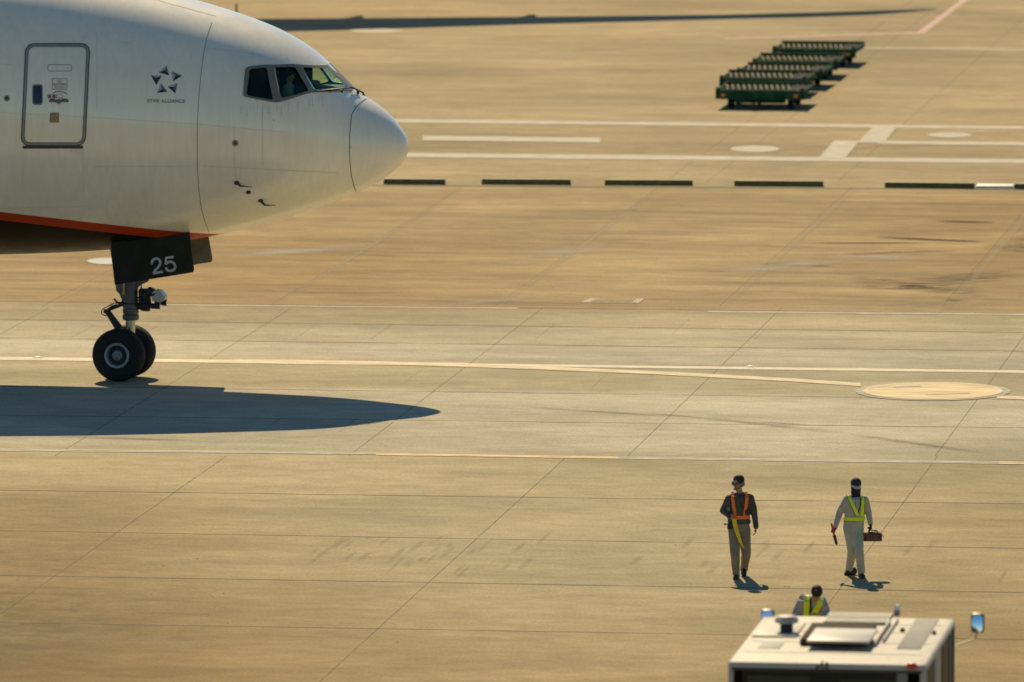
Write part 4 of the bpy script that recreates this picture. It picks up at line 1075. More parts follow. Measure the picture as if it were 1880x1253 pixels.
def back_strap(bv, pts, w_, off=.010):
    m = MB(); vs = []
    for p in pts:
        loc, nor, i, dist = bv.ray_cast(p+Vector((0,1.0,0)), Vector((0,-1,0)))
        if loc is None: loc = p+Vector((0,.12,0))
        vs += [loc+Vector((-w_/2,off,0)), loc+Vector((w_/2,off,0))]
    m.add(vs, [(2*i,2*i+1,2*i+3,2*i+2) for i in range(len(pts)-1)]); return m

def dress(name, label, J, jm_, tm_, shoe_m, foot, body_m=skin):
    e = empty(name, label, 'person', foot)
    inv = ROOTM[e.name].inverted()
    def put(n, me, m, par=e, sm=True):
        me.transform(inv); return obj(n, me, m, par, sm, angle=180)
    jk = cloth(J, 'jacket'); bv = bvh_of(jk)
    put('body', person_mesh(J), body_m)
    tr = cloth(J, 'trousers', .012); tbv = bvh_of(tr)
    put('trousers', tr, tm_); put('jacket', jk, jm_)
    for s in 'LR': put('shoe', shoe(J, s), shoe_m)
    return e, bv, tbv

def joints(Y, T, D):
    return {k: AtY(p[0], p[1], Y+D.get(k, 0)) for k, p in T.items()}

# -- first walker
gA = G(1352, 1064); gB = G(1366, 1059); Y1 = gA.y + .18
T = dict(head=(1355.3,887.5), neck=(1359,903.5), chest=(1357.5,924), waist=(1356.5,948), hip=(1357,965),
         shL=(1338.5,916.5), shR=(1377.5,915), elL=(1328,938), elR=(1384.5,940), wrL=(1339,948.5), wrR=(1388,968), hdL=(1345,949.5), hdR=(1387.3,980),
         hipL=(1348.5,972), hipR=(1366,972), knL=(1349.5,1014), knR=(1370,1016), anL=(1351.5,1053), anR=(1366,1046), toeL=(1350,1062), toeR=(1366,1057), heelL=(1353.5,1059), heelR=(1365,1052))
D = dict(elL=-.02, wrL=-.15, hdL=-.19, wrR=-.05, hdR=-.07, knL=-.16, anL=-.10, toeL=-.24, heelL=-.02, knR=-.02, anR=.30, toeR=.10, heelR=.34, hipL=0, head=-.02, neck=.0)
J = joints(Y1, T, D); J['look'] = Vector((-.62,-.75,-.06)); J['palmL'] = Vector((0,0,1)); J['palmR'] = Vector((0,-1,0)); J['curlL'] = 1.1; J['curlR'] = .45
J['toeL'].z = .0; J['heelL'].z = 0.0; J['bulk'] = 1.08
J['toeR'].z = .015; J['heelR'].z = .10
p1, bv1, tb1 = dress('person', 'person in dark olive jacket with orange harness, walking and looking aside', J, mat('jacket_olive', (.078,.073,.052), .85, var=.25, bump=.3), mat('trousers_khaki', (.26,.215,.13), .85, var=.2, bump=.3), mat('shoe_black', (.015,.014,.013), .5), Vector((gA.x, Y1, 0)))
inv1 = ROOTM[p1.name].inverted()
def head_frame(J):
    fwd = J['look'].normalized(); sd = fwd.cross(Vector((0,0,1))).normalized(); up_ = sd.cross(fwd); return J['head'], fwd, sd, up_, Matrix((sd, fwd, up_)).transposed()
hc, fwd, sd, up_, rot = head_frame(J)
h = MB(); h.ell(hc+up_*.052-fwd*.020, (.094,.104,.096), rot); h.ell(hc+up_*.0-fwd*.055, (.076,.055,.080), rot)
for i in range(26):
    t = random.uniform(0, 2*math.pi); q = random.uniform(.2,1); h.ell(hc+up_*(.075+.045*(1-q))+sd*(.07*q*math.cos(t))+fwd*(.075*q*math.sin(t)-.01), (.024,.024,.020), rot, 8, 6)
me = remeshed(h, .007, folds=.012, fsize=.02, smooth=2); me.transform(inv1); obj('hair', me, mat('hair_dark', (.018,.013,.010), .7, bump=.5, bscale=200), p1, angle=180)
for k in (-1, 1):
    hs = MB(); c_ = hc+sd*(.092*k)-up_*.005; hs.lathe([(.032,-.012),(.042,-.004),(.042,.018),(.030,.028),(.004,.030)], c_, sd*k, 20)
    obj('ear_cup', hs, mat('headset_green_grey', (.13,.17,.14), .4), p1, True, True)
arc = [hc+sd*(.098*math.cos(R(a_)))+up_*(.135*math.sin(R(a_))-.0) for a_ in range(0,181,15)]
hb = MB(); hb.path(arc, .010, 8); mic = [hc-sd*.09-up_*.03+fwd*.01, hc-sd*.085-up_*.07+fwd*.07, hc-sd*.02-up_*.085+fwd*.115]; hb.path(mic, .005, 6); hb.caps(mic[-1], mic[-1]+sd*.02, .014)
obj('headband', hb, mat('headset_black', (.015,.015,.015), .4), p1, True, True)
for k in (-1,1):
    ey = MB(); ey.ell(hc+sd*(.033*k)+fwd*.083+up_*.004, (.014,.008,.008), rot, 10, 8); obj('eye', ey, mat('eye_dark', (.02,.015,.012), .3), p1, True, True)
mo = MB(); mo.ell(hc-up_*.065+fwd*.088, (.022,.010,.007), rot, 10, 8); obj('lips', mo, mat('lip_red', (.22,.08,.06), .5), p1, True, True)
sg = MB()
for k in (-1,1): sg.ell(hc+sd*(.034*k)+fwd*.097+up_*.004, (.026,.008,.018), rot, 12, 8)
sg.path([hc-sd*.06+fwd*.09+up_*.01, hc-sd*.082+up_*.008], .004, 6); sg.path([hc+sd*.06+fwd*.09+up_*.01, hc+sd*.082+up_*.008], .004, 6)
obj('sunglasses', sg, mat('lens_black', (.01,.01,.012), .05, coat=1.0), p1, True, True)
f1 = caster(bv1); orange_s = mat('harness_orange', (1.0,.21,.02), .6, var=.06); lime_s = mat('harness_lime', (.78,.95,.02), .6, var=.06); black_s = mat('webbing_black', (.012,.012,.012), .7)
a = MB(); skin_strip(a, [(1344.8,906.5),(1345.5,915),(1347.5,930),(1350.3,949)], 5.4, .012, bvh=f1, step=2); solid_strip('harness_strap', a, orange_s, p1)
a = MB(); skin_strip(a, [(1371,906),(1370.8,918),(1369,932),(1365.5,947)], lambda t: 5.6-1.8*max(0,t-.6)/.4, .012, bvh=f1, step=2); solid_strip('harness_strap', a, orange_s, p1)
a = MB(); skin_strip(a, [(1342,908),(1341.7,915),(1343,925)], 2.0, .010, bvh=f1, step=2); skin_strip(a, [(1350,907),(1357,920),(1366,936)], 1.6, .008, bvh=f1, step=2); skin_strip(a, [(1345.8,952.8),(1374,952.6)], 1.4, .009, bvh=f1, step=2)
skin_strip(a, [(1374.2,905),(1374,920),(1372,934)], 1.2, .009, bvh=f1, step=2); solid_strip('harness_trim', a, black_s, p1, .004)
a = belt_ring(bv1, AtY(1356.5,949,Y1), .058, .014); solid_strip('harness_belt', a, orange_s, p1, .005)
bs = back_strap(bv1, [AtY(1346+.8*i,905+7.4*i,Y1) for i in range(7)], .05); solid_strip('harness_strap', bs, orange_s, p1)
bs = back_strap(bv1, [AtY(1371-.8*i,905+7.4*i,Y1) for i in range(7)], .05); solid_strip('harness_strap', bs, orange_s, p1)
a = MB(); c_ = f1(1371,940,.02); a.box(c_, (.075,.045,.075), bev=.012); a.tube(c_+Vector((.02,0,.03)), c_+Vector((.02,0,.07)), .008); obj('radio', a, MATS['headset_black'], p1, True, True)
a = MB(); c_ = AtY(1340,966,Y1-.1); a.box(c_, (.09,.07,.11), bev=.02); a.box(AtY(1331.5,962.5,Y1), (.05,.03,.03), bev=.008); a.box(AtY(1377,957,Y1), (.035,.03,.03), bev=.008); obj('pouch', a, mat('pouch_dark', (.035,.033,.028), .7), p1, True, True)
a = MB(); c_ = f1(1339,935,.02) or AtY(1339,935,Y1-.15); a.ell(c_, (.038,.03,.05)); obj('green_badge', a, mat('green_grey', (.13,.19,.15), .6), p1, True, True)
a = MB()
for pts in ([(1352,905.5),(1355,914),(1358.5,922)], [(1364,905),(1361.5,914),(1359.5,922)]): skin_strip(a, pts, 3.2, .010, bvh=f1, step=2)
solid_strip('collar', a, mat('collar_grey', (.085,.085,.065), .8), p1, .006)
# yellow strap hanging from the belt
st = MB(); pts = [(1347.8,952.5,4.5,-.17),(1349.3,962,4.4,-.19),(1352.3,974,4.2,-.21),(1355.8,985,3.8,-.22),(1359.5,995,3.2,-.22),(1362.5,1002,2.2,-.21),(1365.2,1007.5,1.0,-.20)]
vs = []
for x, y, hw, dy in pts: vs += [AtY(x-hw,y-.6,Y1+dy), AtY(x+hw*.9,y+.6,Y1+dy+.012)]
st.add(vs, [(2*i,2*i+1,2*i+3,2*i+2) for i in range(len(pts)-1)])
o = obj('warning_strap', st, mat('strap_yellow', (.95,.70,.02), .6, var=.2, scale=25), None, False, label='yellow strap tapering to a point, hanging from the orange harness belt', cat='strap')
bm = bmesh.new(); bm.from_mesh(o.data); bmesh.ops.solidify(bm, geom=bm.faces[:], thickness=.006); bm.to_mesh(o.data); bm.free()

# -- second walker
gA = G(1581, 1061.5); gB = G(1562, 1057); Y2 = gA.y + .14
T = dict(head=(1571.3,891.5), neck=(1572.5,908), chest=(1570.5,928), waist=(1568.5,951), hip=(1567,966),
         shL=(1555,917.5), shR=(1587,918.5), elL=(1541.5,941), elR=(1593.5,938), wrL=(1533.5,968), wrR=(1598,961), hdL=(1531.5,977), hdR=(1599.5,970),
         hipL=(1560,972), hipR=(1574,972), knL=(1565,1012), knR=(1576.5,1008), anL=(1558.5,1047), anR=(1581.5,1050), toeL=(1551.5,1055), toeR=(1585,1059.5), heelL=(1571,1052.5), heelR=(1579.5,1056))
D = dict(elL=-.02, wrL=-.12, hdL=-.15, elR=.08, wrR=.02, hdR=.0, knR=-.16, anR=-.10, toeR=-.24, heelR=-.02, knL=.03, anL=.24, toeL=.17, heelL=.30)
J = joints(Y2, T, D); J['look'] = Vector((.15,-.97,-.22)); J['palmL'] = Vector((0,-1,.2)); J['palmR'] = Vector((0,-1,0)); J['curlL'] = 1.25; J['curlR'] = 1.2; J['bulk'] = .98
for k in ('toeR','heelR','toeL'): J[k].z = 0.0
J['heelL'].z = .03
cream_c = mat('overalls_pale', (.46,.45,.335), .85, var=.15, bump=.3)
p2, bv2, tb2 = dress('person', 'person in pale overalls with lime harness, dark cap and black face cover, walking', J, cream_c, cream_c, MATS['shoe_black'], Vector((gA.x, Y2, 0)))
inv2 = ROOTM[p2.name].inverted(); hc, fwd, sd, up_, rot = head_frame(J)
h = MB(); h.ell(hc-up_*.005+fwd*.006, (.086,.104,.112), rot); h.caps(hc-up_*.05+fwd*.02, hc-up_*.19+fwd*.04, .084, .080); h.ell(hc-up_*.19+fwd*.075,(.082,.05,.085),rot); h.caps(hc-up_*.02+fwd*.10, hc-up_*.05+fwd*.112, .012,.016)
me = remeshed(h, .008, folds=.010, fsize=.05, smooth=3); me.transform(inv2); obj('face_cover', me, mat('cover_black', (.014,.012,.011), .85, bump=.3), p2, angle=180)
h = MB(); h.ell(hc+up_*.045, (.092,.108,.092), rot); me = remeshed(h, .008, smooth=2); me.transform(inv2); obj('cap', me, mat('cap_dark_brown', (.030,.022,.020), .8), p2, angle=180)
v = MB(); vs = []
for i in range(9):
    t = R(20+140*i/8); e_ = sd*math.cos(t)+fwd*math.sin(t)
    vs += [hc+up_*.030+sd*(.082*math.cos(t))+fwd*(.095*math.sin(t)), hc-up_*.004+sd*(.086*math.cos(t))+fwd*(.165*math.sin(t))]
v.add(vs, [(2*i,2*i+1,2*i+3,2*i+2) for i in range(8)]); solid_strip('cap_visor', v, mat('visor_pale', (.50,.56,.50), .5), p2, .008)
f2 = caster(bv2)
a = MB(); skin_strip(a, [(1556.5,909),(1562,920),(1568,932),(1574.5,947)], 5.6, .012, bvh=f2, step=2); solid_strip('harness_strap', a, lime_s, p2)
a = MB(); skin_strip(a, [(1583.8,912.5),(1583.8,925),(1583,938),(1582.4,948)], 5.4, .012, bvh=f2, step=2); solid_strip('harness_strap', a, lime_s, p2)
a = MB(); skin_strip(a, [(1553,908),(1559,920.5),(1565,933),(1571.3,947.5)], 1.4, .009, bvh=f2, step=2); skin_strip(a, [(1580.3,913),(1580,925),(1576,940),(1573,947)], 1.5, .009, bvh=f2, step=2)
skin_strip(a, [(1550,956.5),(1567,958.2),(1585,956)], 1.5, .009, bvh=f2, step=2); skin_strip(a, [(1587.3,913),(1587,928),(1586.2,946)], 1.0, .009, bvh=f2, step=2); solid_strip('harness_trim', a, black_s, p2, .004)
a = belt_ring(bv2, AtY(1568.5,952.3,Y2), .062, .014); solid_strip('harness_belt', a, lime_s, p2, .005)
for x0, k in ((1557,1.0),(1583,-.2)):
    bs = back_strap(bv2, [AtY(x0+k*1.5*i,911+6.2*i,Y2) for i in range(7)], .05); solid_strip('harness_strap', bs, lime_s, p2)
a = MB(); skin_strip(a, [(1570.5,918),(1571.5,932),(1571,945)], .8, .004, bvh=f2, step=2); solid_strip('front_zip', a, mat('zip_grey', (.17,.17,.14), .6), p2, .002)
def glove(J, s, m, e, inv):
    b = MB(); wr, hd = J['wr'+s], J['hd'+s]; d_ = (hd-wr).normalized(); side = J['palm'+s]; side = (side-d_*side.dot(d_)).normalized(); nrm = d_.cross(side)
    b.caps(wr-d_*.04, wr+d_*.02, .040, .034)
    for t in (-.026,-.009,.009,.026): b.caps(wr+d_*.01+side*t*.5, wr+d_*.085+side*t, .021, .017, 10)
    curl = J['curl'+s]
    for t, ln in ((-.030,.070),(-.010,.082),(.010,.078),(.030,.062)):
        p0 = wr+d_*.085+side*t; d1 = (d_*math.cos(curl)+nrm*math.sin(curl)); d2 = (d_*math.cos(curl*2.3)+nrm*math.sin(curl*2.3))
        b.caps(p0,p0+d1*ln*.5,.0130,.0125,8); b.caps(p0+d1*ln*.5,p0+d1*ln*.5+d2*ln*.5,.0125,.011,8)
    tb = wr+d_*.03+side*.026; q = (d_*.7+side*.6+nrm*.35).normalized(); b.caps(tb,tb+q*.035,.016,.0135,8); b.caps(tb+q*.035, tb+(d_*.9+side*.35+nrm*.5).normalized()*.062,.0135,.012,8)
    me = remeshed(b, .005, smooth=2); me.transform(inv); obj('glove', me, m, e, angle=180)
glove(J, 'L', mat('glove_blue', (.03,.05,.085), .7), p2, inv2); glove(J, 'R', mat('glove_black', (.012,.012,.014), .7), p2, inv2)
gripL = J['wrL']*.2+J['hdL']*.8 + Vector((0,-.035,0)); gripR = J['hdR']+Vector((0,0,-.03))
Yb = gripL.y
e = empty('marshalling_wand', 'red signal wand with black handle gripped in the blue gloved hand', 'wand', AtY(1534,998,Yb))
a0, a1, a2 = AtY(1526.3,962,Yb), AtY(1532,984.5,Yb), AtY(1535.6,998,Yb)
m = MB(); m.caps(a0, a1, .017, .019, 14); obj('wand_tube', m, mat('wand_red', (.62,.05,.03), .35), e, True, True)
m = MB(); m.caps(a1, a2, .025, .024, 14); m.tube(a1-(a1-a0).normalized()*.01, a1+(a2-a1).normalized()*.02, .028, None, 14); obj('wand_handle', m, mat('wand_black', (.018,.016,.016), .5), e, True, True)
# tool bag
Yg = gripR.y; bl, br_, bt, bb_ = 1584.5, 1619, 976.5, 993.2
c_ = (AtY(bl,bb_,Yg)+AtY(br_,bt,Yg))/2; wd = abs(AtY(br_,bt,Yg).x-AtY(bl,bt,Yg).x); hh = abs(AtY(bl,bt,Yg).z-AtY(bl,bb_,Yg).z)
e = empty('tool_bag', 'brown patterned duffel tool bag with rope handles carried in black glove', 'bag', c_-Vector((0,0,hh/2)))
def bag_mat():
    m = mat('bag_brown', (.22,.10,.065), .8, var=.25, scale=10, bump=.3); nt = m.node_tree; N = nt.nodes.new; L = nt.links.new; b = nt.nodes['Principled BSDF']
    src = b.inputs['Base Color'].links[0].from_socket; tc = N('ShaderNodeTexCoord'); mp = N('ShaderNodeMapping'); mp.inputs['Scale'].default_value = (24,1,24); mp.inputs['Rotation'].default_value = (0,0,0); L(tc.outputs['Object'], mp.inputs[0])
    ck = N('ShaderNodeTexVoronoi'); ck.inputs['Scale'].default_value = 1.0; ck.inputs['Randomness'].default_value = .15; ck.feature = 'F1'; L(mp.outputs[0], ck.inputs['Vector'])
    r = N('ShaderNodeMapRange'); r.inputs['From Min'].default_value = .30; r.inputs['From Max'].default_value = .40; r.inputs['To Min'].default_value = .12; r.inputs['To Max'].default_value = 1; L(ck.outputs['Distance'], r.inputs['Value'])
    x = N('ShaderNodeVectorMath'); x.operation = 'SCALE'; L(src, x.inputs[0]); L(r.outputs[0], x.inputs['Scale']); L(x.outputs[0], b.inputs['Base Color']); return m
m = MB(); sec = [(-wd/2,.72),(-wd/2+.015,.86),(-wd/4,.96),(0,1.0),(wd/4,.96),(wd/2-.03,.88),(wd/2,.70)]
ringsb = []
for x, k in sec:
    ring = []
    for j in range(20):
        t = 2*math.pi*j/20; cy_ = math.copysign(abs(math.cos(t))**.6, math.cos(t)); sz_ = math.copysign(abs(math.sin(t))**.6, math.sin(t))
        ring.append(c_+Vector((x, .095*k*cy_, hh/2*(k*sz_ if sz_ > 0 else sz_))))
    ringsb.append(ring)
m.loft(ringsb); obj('bag_body', m, bag_mat(), e, True, True)
m = MB()
for dy in (-.05,.05):
    top = gripR+Vector((0,dy*.3,0)); pts = [c_+Vector((-.07,dy,hh*.42)), c_+Vector((-.06,dy,hh*.6)), top+Vector((-.02,0,-.01)), top, top+Vector((.02,0,-.01)), c_+Vector((.075,dy,hh*.6)), c_+Vector((.09,dy,hh*.42))]; m.path(pts, .008, 8)
m.path([c_+Vector((wd/2-.02,-.03,hh*.40)), c_+Vector((wd/2+.015,-.03,hh*.12)), c_+Vector((wd/2+.025,-.03,-hh*.1))], .006, 6)
obj('bag_handle', m, mat('rope_brown', (.10,.055,.04), .8), e, True, True)
m = MB(); m.box(c_+Vector((0,0,-hh/2+.006)), (wd*.96,.16,.014), bev=.006); m.box(c_+Vector((wd*.43,-.02,0)), (.02,.17,hh*.7), bev=.009); obj('bag_trim', m, mat('bag_trim_dark', (.05,.03,.024), .7), e, True, True)

# -- third worker, bending, mostly hidden by the tractor roof
Y3 = G(1490, 1281).y
T = dict(head=(1500,1088.5), neck=(1492,1096.5), chest=(1490,1112), waist=(1483,1136), hip=(1480,1158),
         shL=(1475.5,1098), shR=(1509,1104), elL=(1461,1126), elR=(1518,1125), wrL=(1470,1152), wrR=(1508,1146), hdL=(1474,1160), hdR=(1504,1154),
         hipL=(1471,1166), hipR=(1489,1166), knL=(1470,1216), knR=(1492,1216), anL=(1474,1266), anR=(1490,1266), toeL=(1470,1284), toeR=(1492,1284), heelL=(1474,1276), heelR=(1490,1276))
D = dict(head=-.42, neck=-.26, chest=-.14, waist=0, hip=.06, elL=-.15, elR=-.22, wrL=-.32, wrR=-.42, hdL=-.38, hdR=-.5, knL=-.1, knR=-.1, toeL=-.18, toeR=-.18, shL=-.12, shR=-.16)
J = joints(Y3, T, D); J['look'] = Vector((-.12,-.60,-.85)); J['palmL'] = Vector((1,0,0)); J['palmR'] = Vector((1,0,0)); J['curlL'] = .9; J['curlR'] = .9; J['bulk'] = 1.16
for k in ('toeL','toeR','heelL','heelR'): J[k].z = 0.0
p3, bv3, tb3 = dress('person', 'person in pale overalls with lime harness bending down behind the white vehicle roof', J, mat('overalls_cream', (.40,.38,.32), .85, var=.15, bump=.3), MATS['overalls_cream'], MATS['shoe_black'], Vector((G(1486,1281).x, Y3, 0)))
inv3 = ROOTM[p3.name].inverted(); hc, fwd, sd, up_, rot = head_frame(J)
h = MB(); h.ell(hc+up_*.03-fwd*.01, (.090,.104,.096), rot); h.ell(hc-fwd*.04-up_*.02,(.08,.07,.08),rot); me = remeshed(h, .008, folds=.01, fsize=.03, smooth=2); me.transform(inv3); obj('hair', me, MATS['hair_dark'], p3, angle=180)
f3 = caster(bv3)
a = MB(); skin_strip(a, [(1481,1091),(1481.5,1105),(1480.5,1120),(1480,1136)], 9.5, .012, bvh=f3, step=2.5); solid_strip('harness_strap', a, lime_s, p3)
a = MB(); skin_strip(a, [(1507,1099),(1504,1110),(1497,1122),(1489,1136)], 9.5, .012, bvh=f3, step=2.5); solid_strip('harness_strap', a, lime_s, p3)
a = belt_ring(bv3, AtY(1483,1140,Y3), .06, .014); solid_strip('harness_belt', a, lime_s, p3, .005)
a = MB(); skin_strip(a, [(1488,1100),(1489,1115),(1487,1132)], 3.5, .008, bvh=f3, step=2.5); solid_strip('harness_trim', a, black_s, p3, .004)

# -- pilot behind the side glass (body in a pale shirt)
sc_p = (x2-.12, -.62, cz-.02)
pw = PM @ Vector(sc_p)
ep = empty('person', 'pilot in pale blue shirt seated behind the airliner side window', 'person', pw, -TH)
PP = Vector((0,0,0))
b = MB(); b.ell((0,0,.10),(.085,.078,.11)); b.ell((.02,0,.05),(.06,.055,.07)); b.caps((-.01,0,-.02),(0,0,.04),.05); b.caps((.085,0,.09),(.10,0,.07),.012,.014,8)
b.ell((-.03,0,-.22),(.11,.18,.19)); b.ell((-.03,0,-.42),(.11,.16,.15))
for s in (-1,1):
    b.caps((-.02,.17*s,-.10),(.10,.20*s,-.32),.045,.038); b.caps((.10,.20*s,-.32),(.32,.14*s,-.30),.036,.026)
    for t in (-.02,-.007,.007,.02): b.caps((.33,.14*s+t,-.30),(.40,.14*s+t,-.295),.010,.008,8)
    b.caps((.33,.14*s-.02*s,-.29),(.37,.14*s-.045*s,-.28),.010,.009,8)
    b.caps((-.02,.09*s,-.5),(.36,.12*s,-.5),.07,.055); b.caps((.36,.12*s,-.5),(.5,.12*s,-.85),.05,.04)
obj('body', remeshed(b, .008, smooth=3), skin, ep, angle=180)
b = MB(); b.ell((-.03,0,-.22),(.13,.20,.20)); b.ell((-.03,0,-.40),(.13,.18,.16)); b.caps((-.01,0,-.05),(-.01,0,-.08),.07,.12)
for s in (-1,1): b.caps((-.02,.17*s,-.10),(.10,.20*s,-.32),.065,.055); b.caps((.10,.20*s,-.32),(.16,.18*s,-.315),.052,.05)
obj('shirt', remeshed(b, .010, folds=.01, fsize=.1, smooth=3), mat('shirt_pale_blue', (.40,.47,.52), .8), ep, angle=180)
b = MB(); b.ell((-.02,0,.14),(.095,.088,.085)); obj('hair', remeshed(b, .009, smooth=2), MATS['hair_dark'], ep, angle=180)

# ------------------------------------------------------------------ vehicle in the foreground
ZR = 3.6
rl, rr, fr_, fl_ = G(1337,1212,ZR), G(1700,1224,ZR), G(1757,1134,ZR), G(1397,1131,ZR)
TW = (rr-rl).dot(RT); TL = ((fr_-rr).dot(FW)+(fl_-rl).dot(FW))/2
org = rl + (rr-rl)*.5; org = Vector((org.x, org.y, 0)); tw = TW
truck = empty('airport_vehicle', 'white high-roofed airport vehicle seen from behind with roof hatch and side mirrors', 'vehicle', org, -TH)
TMi = ROOTM[truck.name].inverted()
def TG(px, py, z): return TMi @ G(px, py, z)
wpm = mat('vehicle_white_paint', (.50,.45,.35), .6, var=.10, scale=1.6)
def shell(x0, x1, y0, y1, z0, z1, r=.10):
    m = MB(); rg = []
    def outline(ins, z):
        o_ = []
        for sx, sy, a0 in ((x1-r,y1-r,0),(x0+r,y1-r,90),(x0+r,y0+r,180),(x1-r,y0+r,270)):
            for q in range(0,91,18): t = R(a0+q); o_.append(Vector((sx+(r-ins)*math.cos(t), sy+(r-ins)*math.sin(t), z)))
        return o_
    rg = [outline(0,z0)]
    rg.append(outline(0,z1-.045)); rg.append(outline(.010,z1-.02)); rg.append(outline(.03,z1-.006)); rg.append(outline(.06,z1))
    m.loft(rg); return m
hw = tw/2
a = shell(-hw, hw, 0, TL, ZR-.075, ZR); obj('roof', a, wpm, truck)
body = MB(); body.box((0, TL/2, 1.15), (tw-.03, TL-.03, 1.5), bev=.06); obj('body_shell', body, wpm, truck)
# pillars (white rear left corner, grey rear right, dark front)
for x, y, sx, sy, m_ in ((-hw+.045,.05,.07,.08,wpm), (hw-.05,.05,.08,.08,wpm), (hw-.32,.05,.14,.07,mat('pillar_grey', (.22,.22,.20), .5)), (-hw+.06,TL-.08,.10,.12,wpm), (hw-.06,TL-.08,.10,.12,mat('pillar_dark', (.03,.03,.028), .5)), (hw-.045,TL*.42,.07,.9,mat('door_brown_grey', (.33,.29,.24), .5)), (hw-.045,TL*.86,.07,.30,MATS['pillar_dark'])):
    a = MB(); a.box((x, y, 2.66), (sx, sy, 1.75), bev=.02); obj('pillar', a, m_, truck)
gw = mat('vehicle_glass_dark', (.030,.030,.020), .5, var=.3, scale=1.5, spec=.15)
for nm, c_, s__ in (('rear_window', (-.10,.045,2.72), (tw-.58,.03,1.58)), ('side_window', (hw-.04,TL*.15,2.72), (.03,TL*.17,1.6)), ('side_window', (hw-.04,TL*.72,2.72), (.03,TL*.24,1.6)), ('side_window', (-hw+.04,TL*.5,2.72), (.03,TL*.9,1.6)), ('windshield', (0,TL-.05,2.72), (tw-.3,.03,1.6))):
    a = MB(); a.box(c_, s__); obj(nm, a, gw, truck, False)
a = MB(); a.box((-.62,.022,3.05), (.80,.012,.75), bev=.02); obj('rear_window_sash', a, mat('glass_olive', (.07,.07,.035), .6, spec=.1), truck)
a = MB(); a.box((.52,.022,3.02), (.72,.012,.75), bev=.02); obj('rear_window_sash', a, MATS['glass_olive'], truck)
a = MB(); a.box((-hw+.24,.015,2.95), (.12,.03,.55), bev=.02); obj('rear_panel', a, mat('panel_pale_blue', (.36,.38,.42), .4), truck)
a = MB(); a.box((0,.03,ZR-.095), (tw-.12,.08,.036), bev=.01); obj('rain_gutter', a, mat('gutter_dark', (.05,.045,.035), .6), truck)
a = MB(); a.box((.0,.0,ZR-.03),(.03,.03,.09)); a.box((-.06,.0,ZR-.02),(.02,.03,.11)); a.caps((-.13,-.01,ZR-.06),(-.10,-.01,ZR-.03),.014); obj('cable_clip', a, MATS['gutter_dark'], truck, False)
# roof fittings placed from their photographed spots
def TB(name, x0, x1, yb, yf, z0, z1, m_, par=truck, bev=.02):
    """box on the roof: x range px at rear edge yb and front edge yf (px rows)"""
    a_ = TG(x0, yb, z0); b_ = TG(x1, yb, z0); c__ = TG((x0+x1)/2, yf, z0)
    m = MB(); y0, y1 = a_.y, c__.y; m.box(((a_.x+b_.x)/2, (y0+y1)/2, (z0+z1)/2), (b_.x-a_.x, y1-y0, z1-z0), bev=bev); return obj(name, m, m_, par)
tray = TB('hatch_base', 1468, 1590, 1186, 1156, ZR, ZR+.09, mat('hatch_base_brown', (.085,.068,.045), .9, spec=.05))
TB('hatch_lid', 1480, 1598, 1181, 1159, ZR+.09, ZR+.13, mat('hatch_lid_cream', (.43,.395,.32), .5, var=.05), tray, .03)
vb = TG(1444, 1164, ZR)
a = MB(); a.lathe([(.085,0),(.085,.13),(.07,.16)], (vb.x,vb.y,ZR), (0,0,1), 24); vt = obj('roof_vent', a, mat('vent_dark', (.03,.03,.03), .6), truck)
a = MB(); a.lathe([(.12,.14),(.155,.16),(.155,.20),(.12,.235),(.03,.25),(.002,.251)], (vb.x,vb.y,ZR), (0,0,1), 32); obj('vent_cap', a, mat('vent_cap_grey', (.42,.39,.33), .5), vt)
TB('roof_panel', 1380, 1462, 1170, 1146, ZR, ZR+.025, wpm)
TB('roof_panel', 1391, 1432, 1191, 1178, ZR, ZR+.008, mat('roof_patch_grey', (.38,.37,.34), .7))
TB('anti_slip_strip', 1646, 1690, 1192, 1137, ZR, ZR+.010, mat('anti_slip_grey', (.33,.31,.27), .9, var=.1, bump=.4), truck, .003)
TB('roof_rail', 1604, 1608, 1188, 1146, ZR, ZR+.07, mat('rail_cream', (.55,.50,.40), .5)); TB('roof_rail', 1620, 1624, 1180, 1140, ZR, ZR+.05, MATS['rail_cream'])
gp0, gp1 = TG(1510,1147,ZR), TG(1640,1131,ZR)
a = MB(); a.box(((gp0.x+gp1.x)/2,(gp0.y+gp1.y)/2,ZR+.006),(gp1.x-gp0.x,abs(gp1.y-gp0.y),.012)); gt = obj('roof_grating', a, mat('grating_shade', (.11,.085,.05), .9, spec=.05), truck, False)
a = MB(); n_ = 22
for i in range(n_):
    x = gp0.x+(gp1.x-gp0.x)*(i+.5)/n_
    for q in (0,1): y_ = gp0.y+(gp1.y-gp0.y)*(.25+.5*q); a.box((x, y_, ZR+.025), (.022, abs(gp1.y-gp0.y)*.46, .03))
obj('grating_bars', a, mat('grating_cream', (.55,.49,.37), .5), gt, False)

